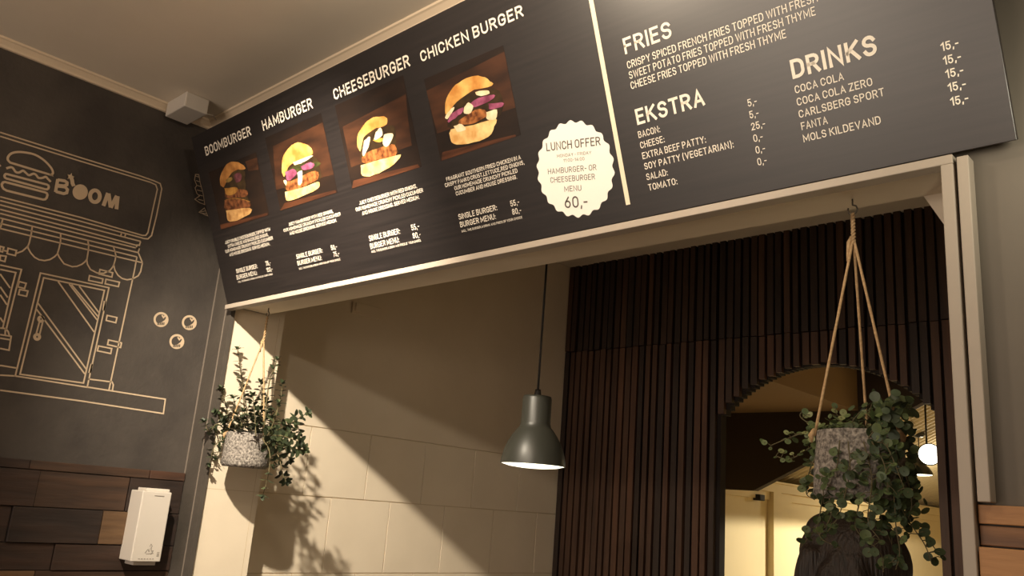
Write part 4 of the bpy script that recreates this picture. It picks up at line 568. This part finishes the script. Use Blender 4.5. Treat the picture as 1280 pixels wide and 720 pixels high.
# jade-like plant on the left
base = Vector((0.238, 0.08, 1.58)); rnd = random.Random(21)
pl = pot_root(base, 'bushy small-leaved plant in a grey speckled pot, hanging at the left of the hatch', 1, 0.072, 0.077, 0.112, 1.772-1.58, 2.205-1.58, 2.085-1.58, (PI*1.28, PI*0.05, PI*0.62))
ste, fol = bmesh.new(), bmesh.new()
for k, path in enumerate(LEFT):
    P = smooth_path(path, 6); P = [p - base for p in P]
    tube(ste, P, [0.0024*(1-0.55*i/len(P)) for i in range(len(P))], 6)
    acc = 0.0; sp = 0.0125; side = rnd.uniform(0, 6.28)
    for i in range(1, len(P)):
        acc += (P[i]-P[i-1]).length; d = (P[i]-P[i-1]).normalized()
        frac = i/len(P)
        if acc > sp and (frac > 0.22 or k != 0):
            acc = 0; side += PI/2 + rnd.uniform(-.3,.3)
            o1 = d.orthogonal().normalized(); o2 = d.cross(o1)
            for s in (0, PI):
                out = o1*math.cos(side+s) + o2*math.sin(side+s)
                dr = (out + d*0.35 + Vector((0,0,-0.15 if d.z < 0 else 0.1))).normalized(); L = rnd.uniform(0.020, 0.030)*(1.05-0.25*frac)
                ellipse_leaf(fol, P[i]+out*0.002, dr, d, L, L*rnd.uniform(0.52,0.66), rnd.choice((0,0,1)), rnd.uniform(0.0,0.35))
    d = (P[-1]-P[-2]).normalized(); o1 = d.orthogonal().normalized(); o2 = d.cross(o1)
    for s in range(6):
        a = s*PI/3+rnd.uniform(-.2,.2); out = o1*math.cos(a)+o2*math.sin(a)
        ellipse_leaf(fol, P[-1], out*(1 if s%2 else 0.6)+d*(0.4 if s%2 else 1.0), d, rnd.uniform(0.015,0.022), 0.012, rnd.choice((0,1)), 0.1)
for i in range(150):
    a = rnd.uniform(0, 2*PI); q = rnd.uniform(0.02, 0.085); p = Vector((q*math.cos(a), q*math.sin(a), 1.765-1.58+rnd.uniform(0.0, 0.075)))
    ellipse_leaf(fol, p, Vector((math.cos(a), math.sin(a), rnd.uniform(-.4,.9))), Vector((0,0,1)), rnd.uniform(0.018,0.028), 0.015, rnd.choice((0,0,1)), 0.2)
ellipse_leaf(fol, Vector(LEFT[4][1])-base+Vector((-0.004,-0.01,-0.02)), Vector((-0.6,-0.2,0.2)), Vector((0,0,1)), 0.022, 0.012, 2, 0.1)
obj('stems', ste, M_stem, pl, smooth=True); obj('foliage', fol, M_leafA+[M_leaforange], pl)
def p_a(a): return math.cos(a-0.36)
# round-leaved trailing plant on the right
base = Vector((2.262, 0.087, 1.45)); rnd = random.Random(33)
pr_ = pot_root(base, 'trailing round-leaved plant in a grey speckled pot, hanging at the right of the hatch', 2, 0.070, 0.076, 0.115, 1.772-1.45, 2.205-1.45, 2.12-1.45, (PI*1.17, PI*1.95, PI*0.55))
ste, fol = bmesh.new(), bmesh.new()
for k, path in enumerate(RIGHT):
    P = [p - base for p in smooth_path(path, 7)]
    tube(ste, P, [0.0013*(1-0.4*i/len(P)) for i in range(len(P))], 6)
    acc = 0.0
    for i in range(2, len(P)):
        acc += (P[i]-P[i-1]).length
        if acc > 0.0075:
            acc = 0
            for s in range(rnd.choice((1,2,2))):
                out = Vector((rnd.uniform(-1,1), rnd.uniform(-1,1), rnd.uniform(-.5,.7))).normalized(); ln = rnd.uniform(0.006, 0.02)
                c = P[i]+out*ln; tube(ste, [P[i], P[i]+out*ln*0.6+Vector((0,0,0.002)), c], 0.0007, 5, cap=False)
                sm = 0.55 if k in (0,1,2,3,4,5) else 1.0
                r_ = rnd.uniform(0.0058, 0.0105)*(0.75 if sm < 1 else 1.0)*(1.0-0.2*i/len(P))
                nrm = (Vector((0.3,-0.75,0.5))+Vector((rnd.uniform(-.7,.7), rnd.uniform(-.5,.5), rnd.uniform(-.5,.5)))).normalized()
                round_leaf(fol, c, nrm, r_, rnd.choice((0,0,1)) if sm == 1 else rnd.choice((1,2,1)))  # first stems take the paler leaves as painted-in backlight
for i in range(380):
    a = rnd.uniform(-0.95, 1.3); q = rnd.uniform(0.05, 0.118 if a < 0.0 else 0.094); p = Vector((q*math.cos(a)*0.9, q*math.sin(a), rnd.uniform(1.645,1.83)-1.45))
    if math.hypot(p.x, p.y) < 0.079 and p.z < 0.325: continue
    round_leaf(fol, p, Vector((rnd.uniform(-.5,.9), rnd.uniform(-1,.2), rnd.uniform(-.2,.9))), rnd.uniform(0.0055,0.0100), rnd.choice((0,0,1)))
for i in range(110):
    a = rnd.uniform(0, 2*PI); q = rnd.uniform(0.01, 0.085); p = Vector((q*math.cos(a), q*math.sin(a), 0.325+rnd.uniform(0.0,0.055)*(0.6+0.5*max(-1,p_a(a)))))
    round_leaf(fol, p, Vector((rnd.uniform(-.6,.6), rnd.uniform(-.8,.3), 0.7)), rnd.uniform(0.0045,0.0075), rnd.choice((0,1,1)))
obj('stems', ste, M_stem, pr_, smooth=True); obj('foliage', fol, M_leafB, pr_)

# ------------------------------------------------------------------ person behind the counter
def skin_mesh(verts, edges, radii, sub=1, root=0):
    me = bpy.data.meshes.new('s'); me.from_pydata(verts, edges, []); o = bpy.data.objects.new('s', me); COL.objects.link(o)
    o.modifiers.new('k', 'SKIN')
    for i, r in enumerate(radii): me.skin_vertices[0].data[i].radius = r if isinstance(r, tuple) else (r, r)
    me.skin_vertices[0].data[root].use_root = True
    s = o.modifiers.new('u', 'SUBSURF'); s.levels = sub; s.render_levels = sub
    bpy.context.view_layer.update(); m2 = bpy.data.meshes.new_from_object(o.evaluated_get(bpy.context.evaluated_depsgraph_get()))
    bpy.data.objects.remove(o); return m2
def remeshed(meshes, vox):
    bm = bmesh.new()
    for m in meshes: bm.from_mesh(m)
    me = bpy.data.meshes.new('r'); bm.to_mesh(me); bm.free(); o = bpy.data.objects.new('r', me); COL.objects.link(o)
    r = o.modifiers.new('r', 'REMESH'); r.mode = 'VOXEL'; r.voxel_size = vox; r.use_smooth_shade = True
    s = o.modifiers.new('s', 'SMOOTH'); s.iterations = 3; s.factor = 0.5
    bpy.context.view_layer.update(); m2 = bpy.data.meshes.new_from_object(o.evaluated_get(bpy.context.evaluated_depsgraph_get()))
    bpy.data.objects.remove(o)
    bm = bmesh.new(); bm.from_mesh(m2); seen = set(); comps = []
    for v in bm.verts:
        if v in seen: continue
        st, c = [v], []; seen.add(v)
        while st:
            w = st.pop(); c.append(w)
            for e in w.link_edges:
                u = e.other_vert(w)
                if u not in seen: seen.add(u); st.append(u)
        comps.append(c)
    comps.sort(key=len)
    bmesh.ops.delete(bm, geom=[v for c in comps[:-1] for v in c], context='VERTS'); bm.to_mesh(m2); bm.free()
    for q in m2.polygons: q.use_smooth = True
    return m2
def ball(c, r, n=24, fn=None):
    bm = bmesh.new(); bmesh.ops.create_uvsphere(bm, u_segments=n, v_segments=n//2+4, radius=1.0)
    for v in bm.verts:
        p = Vector((v.co.x*r[0], v.co.y*r[1], v.co.z*r[2]))
        if fn: p = fn(p)
        v.co = p + Vector(c)
    m = bpy.data.meshes.new('b'); bm.to_mesh(m); bm.free(); return m
def build_person(loc, rz):
    # local frame: x forward (face), y to the person's left, z up; feet on z = 0
    p = empty('person', loc, (0,0,rz)); tag(p, 'dark-haired person in dark clothes behind the counter, mostly hidden by the trailing plant', 'person')
    parts = []
    def chain(pts, start=None, out=None):
        # one limb as its own tapered skin, rooted inside what it grows from
        q = ([start] if start else []) + list(pts)
        (parts if out is None else out).append(skin_mesh([a for a, r in q], [(i, i+1) for i in range(len(q)-1)], [r for a, r in q], 2))
    chain([((0,0,0.90),(0.105,0.15)), ((0,0,1.02),(0.095,0.135)), ((0.01,0,1.16),(0.10,0.145)), ((0,0,1.29),(0.095,0.16)), ((-0.01,0,1.375),(0.065,0.085)), ((0.005,0,1.43),(0.052,0.052)), ((0.02,0,1.50),(0.055,0.055))])
    for s in (1, -1):
        chain([((-0.01,0.145*s,1.345),0.056), ((0.0,0.20*s,1.20),0.045), ((0.03,0.225*s,1.07),0.040), ((0.13,0.20*s,1.045),0.036), ((0.245,0.165*s,1.055),0.027), ((0.285,0.155*s,1.055),(0.036,0.019)), ((0.322,0.150*s,1.052),(0.040,0.015))], ((-0.01,0.07*s,1.335),0.060))
        chain([((0.0,0.085*s,0.84),0.088), ((0.015,0.095*s,0.66),0.070), ((0.015,0.10*s,0.47),0.052), ((0.0,0.10*s,0.32),0.053), ((-0.01,0.10*s,0.10),0.035), ((0.03,0.10*s,0.045),0.036), ((0.13,0.11*s,0.03),0.028)], ((0.0,0.07*s,0.93),0.09))
    for s in (1, -1):
        for i, (dy, L, z) in enumerate(((0.034,0.066,0.0), (0.0115,0.078,0.003), (-0.0115,0.072,0.002), (-0.034,0.056,-0.004))):
            b = Vector((0.335, 0.150*s+dy*s*-1, 1.052+z)); q = [b-Vector((0.04,0,0)), b, b+Vector((L*0.45,0,-0.004)), b+Vector((L*0.78,0,-0.016)), b+Vector((L*0.95,0,-0.032))]
            parts.append(skin_mesh(q, [(0,1),(1,2),(2,3),(3,4)], [0.0088,0.0086,0.0082,0.0076,0.0068], 1))
        b = Vector((0.285, 0.150*s-0.03*s, 1.05)); q = [b+Vector((-0.01,0.015*s,0)), b, b+Vector((0.03,-0.018*s,-0.008)), b+Vector((0.055,-0.020*s,-0.018))]
        parts.append(skin_mesh(q, [(0,1),(1,2),(2,3)], [0.012,0.0115,0.010,0.008], 1))
    hc = Vector((0.03, 0, 1.545))
    def headfn(q):
        k = q.z/0.118
        if k < 0: q = Vector((q.x*(1-0.12*abs(k))+0.012*abs(k), q.y*(1-0.38*abs(k)**1.3), q.z))
        if q.x > 0.07: q.x = 0.07+(q.x-0.07)*0.55
        return q
    parts.append(ball(hc, (0.098, 0.077, 0.118), 28, headfn))
    parts.append(ball(hc+Vector((0.090,0,-0.022)), (0.017,0.013,0.013)))                      # nose tip
    parts.append(skin_mesh([hc+Vector((0.079,0,0.012)), hc+Vector((0.088,0,-0.008)), hc+Vector((0.096,0,-0.02))], [(0,1),(1,2)], [0.008,0.009,0.011], 1))
    parts.append(ball(hc+Vector((0.073,0,-0.057)), (0.012,0.023,0.007))); parts.append(ball(hc+Vector((0.072,0,-0.067)), (0.012,0.020,0.007)))
    parts.append(ball(hc+Vector((0.060,0,-0.096)), (0.022,0.026,0.018)))
    for s in (1, -1): parts.append(ball(hc+Vector((-0.008,0.077*s,-0.01)), (0.018,0.010,0.031)))
    me = remeshed(parts, 0.0045); me.materials.append(M_skin)
    b = bpy.data.objects.new('body', me); COL.objects.link(b); b.parent = p
    for s in (1, -1):
        e = bpy.data.objects.new('eye', ball(hc+Vector((0.073,0.030*s,0.004)), (0.014,0.014,0.009), 14)); e.data.materials.append(M_eye); COL.objects.link(e); e.parent = b
    # shirt: torso and short sleeves
    sh = []
    chain([((0,0,0.84),(0.132,0.180)), ((0,0,0.93),(0.128,0.174)), ((0,0,1.02),(0.112,0.155)), ((0.01,0,1.16),(0.117,0.162)), ((0,0,1.29),(0.108,0.172)), ((-0.008,0,1.375),(0.078,0.098)), ((0.0,0,1.408),(0.064,0.066))], None, sh)
    for s in (1, -1): chain([((-0.01,0.147*s,1.345),0.068), ((0.0,0.20*s,1.20),0.060), ((0.012,0.213*s,1.13),0.058)], ((-0.01,0.06*s,1.33),0.075), sh)
    me = remeshed(sh, 0.008); me.materials.append(M_shirt); o = bpy.data.objects.new('shirt', me); COL.objects.link(o); o.parent = p
    tr = []
    chain([((0,0,0.965),(0.132,0.182)), ((0,0,0.88),(0.130,0.180)), ((0,0,0.82),(0.118,0.165))], None, tr)
    for s in (1, -1): chain([((0.0,0.088*s,0.80),0.100), ((0.015,0.096*s,0.66),0.084), ((0.015,0.10*s,0.47),0.068), ((0.0,0.10*s,0.32),0.066), ((-0.008,0.10*s,0.09),0.056)], ((0.0,0.075*s,0.90),0.09), tr)
    me = remeshed(tr, 0.009); me.materials.append(M_trousers); o = bpy.data.objects.new('trousers', me); COL.objects.link(o); o.parent = p
    for s in (1, -1):
        me = remeshed([ball((0.055,0.105*s,0.045), (0.135,0.048,0.044), 20, lambda q: Vector((q.x, q.y*(1.0+0.25*q.x/0.13), max(q.z*(1.0-0.35*max(0,q.x)/0.13), -0.043)))), ball((-0.02,0.10*s,0.08), (0.055,0.046,0.05))], 0.007)
        me.materials.append(M_shoe); o = bpy.data.objects.new('shoe', me); COL.objects.link(o); o.parent = p
    # hair: crown, fringe and long hair falling down the back
    hp = [ball(hc+Vector((-0.016,0,0.022)), (0.104,0.086,0.096), 26, lambda q: Vector((q.x, q.y, q.z if q.z > -0.02 or q.x < 0.02 else -0.02+(q.z+0.02)*0.2)))]
    hp.append(ball(hc+Vector((0.060,0,0.036)), (0.046,0.074,0.060)))
    hp.append(ball(hc+Vector((0.048,0,0.080)), (0.050,0.058,0.042)))
    for s in (1, -1):
        hp.append(skin_mesh([hc+Vector((0.045,0.066*s,0.05)), hc+Vector((0.062,0.076*s,-0.01)), hc+Vector((0.058,0.080*s,-0.07)), hc+Vector((0.050,0.078*s,-0.15)), hc+Vector((0.045,0.075*s,-0.21))], [(0,1),(1,2),(2,3),(3,4)], [0.030,0.030,0.026,0.022,0.010], 2))
        hp.append(skin_mesh([hc+Vector((0.0,0.07*s,0.03)), hc+Vector((0.01,0.085*s,-0.03)), hc+Vector((0.0,0.088*s,-0.10)), hc+Vector((-0.005,0.086*s,-0.19)), hc+Vector((-0.005,0.083*s,-0.24))], [(0,1),(1,2),(2,3),(3,4)], [0.032,0.032,0.028,0.024,0.012], 2))
    for k in range(7):
        a = -1.75+3.5*k/6; y = math.sin(a)*0.082; x = -0.025-math.cos(a)*0.066
        hp.append(skin_mesh([hc+Vector((x*0.7,y*0.8,0.05)), hc+Vector((x,y,-0.02)), hc+Vector((x-0.018,y*1.1,-0.11)), hc+Vector((x-0.03,y*1.15,-0.19)), hc+Vector((x-0.026,y,-0.25))], [(0,1),(1,2),(2,3),(3,4)], [0.028,0.028,0.026,0.022,0.010], 2))
    me = remeshed(hp, 0.006); me.materials.append(M_hair); o = bpy.data.objects.new('hair', me); COL.objects.link(o); o.parent = p
    return p
pp = build_person((2.142, 0.42, 0.0), PI-0.08); pp.scale = (0.985, 0.985, 0.985)
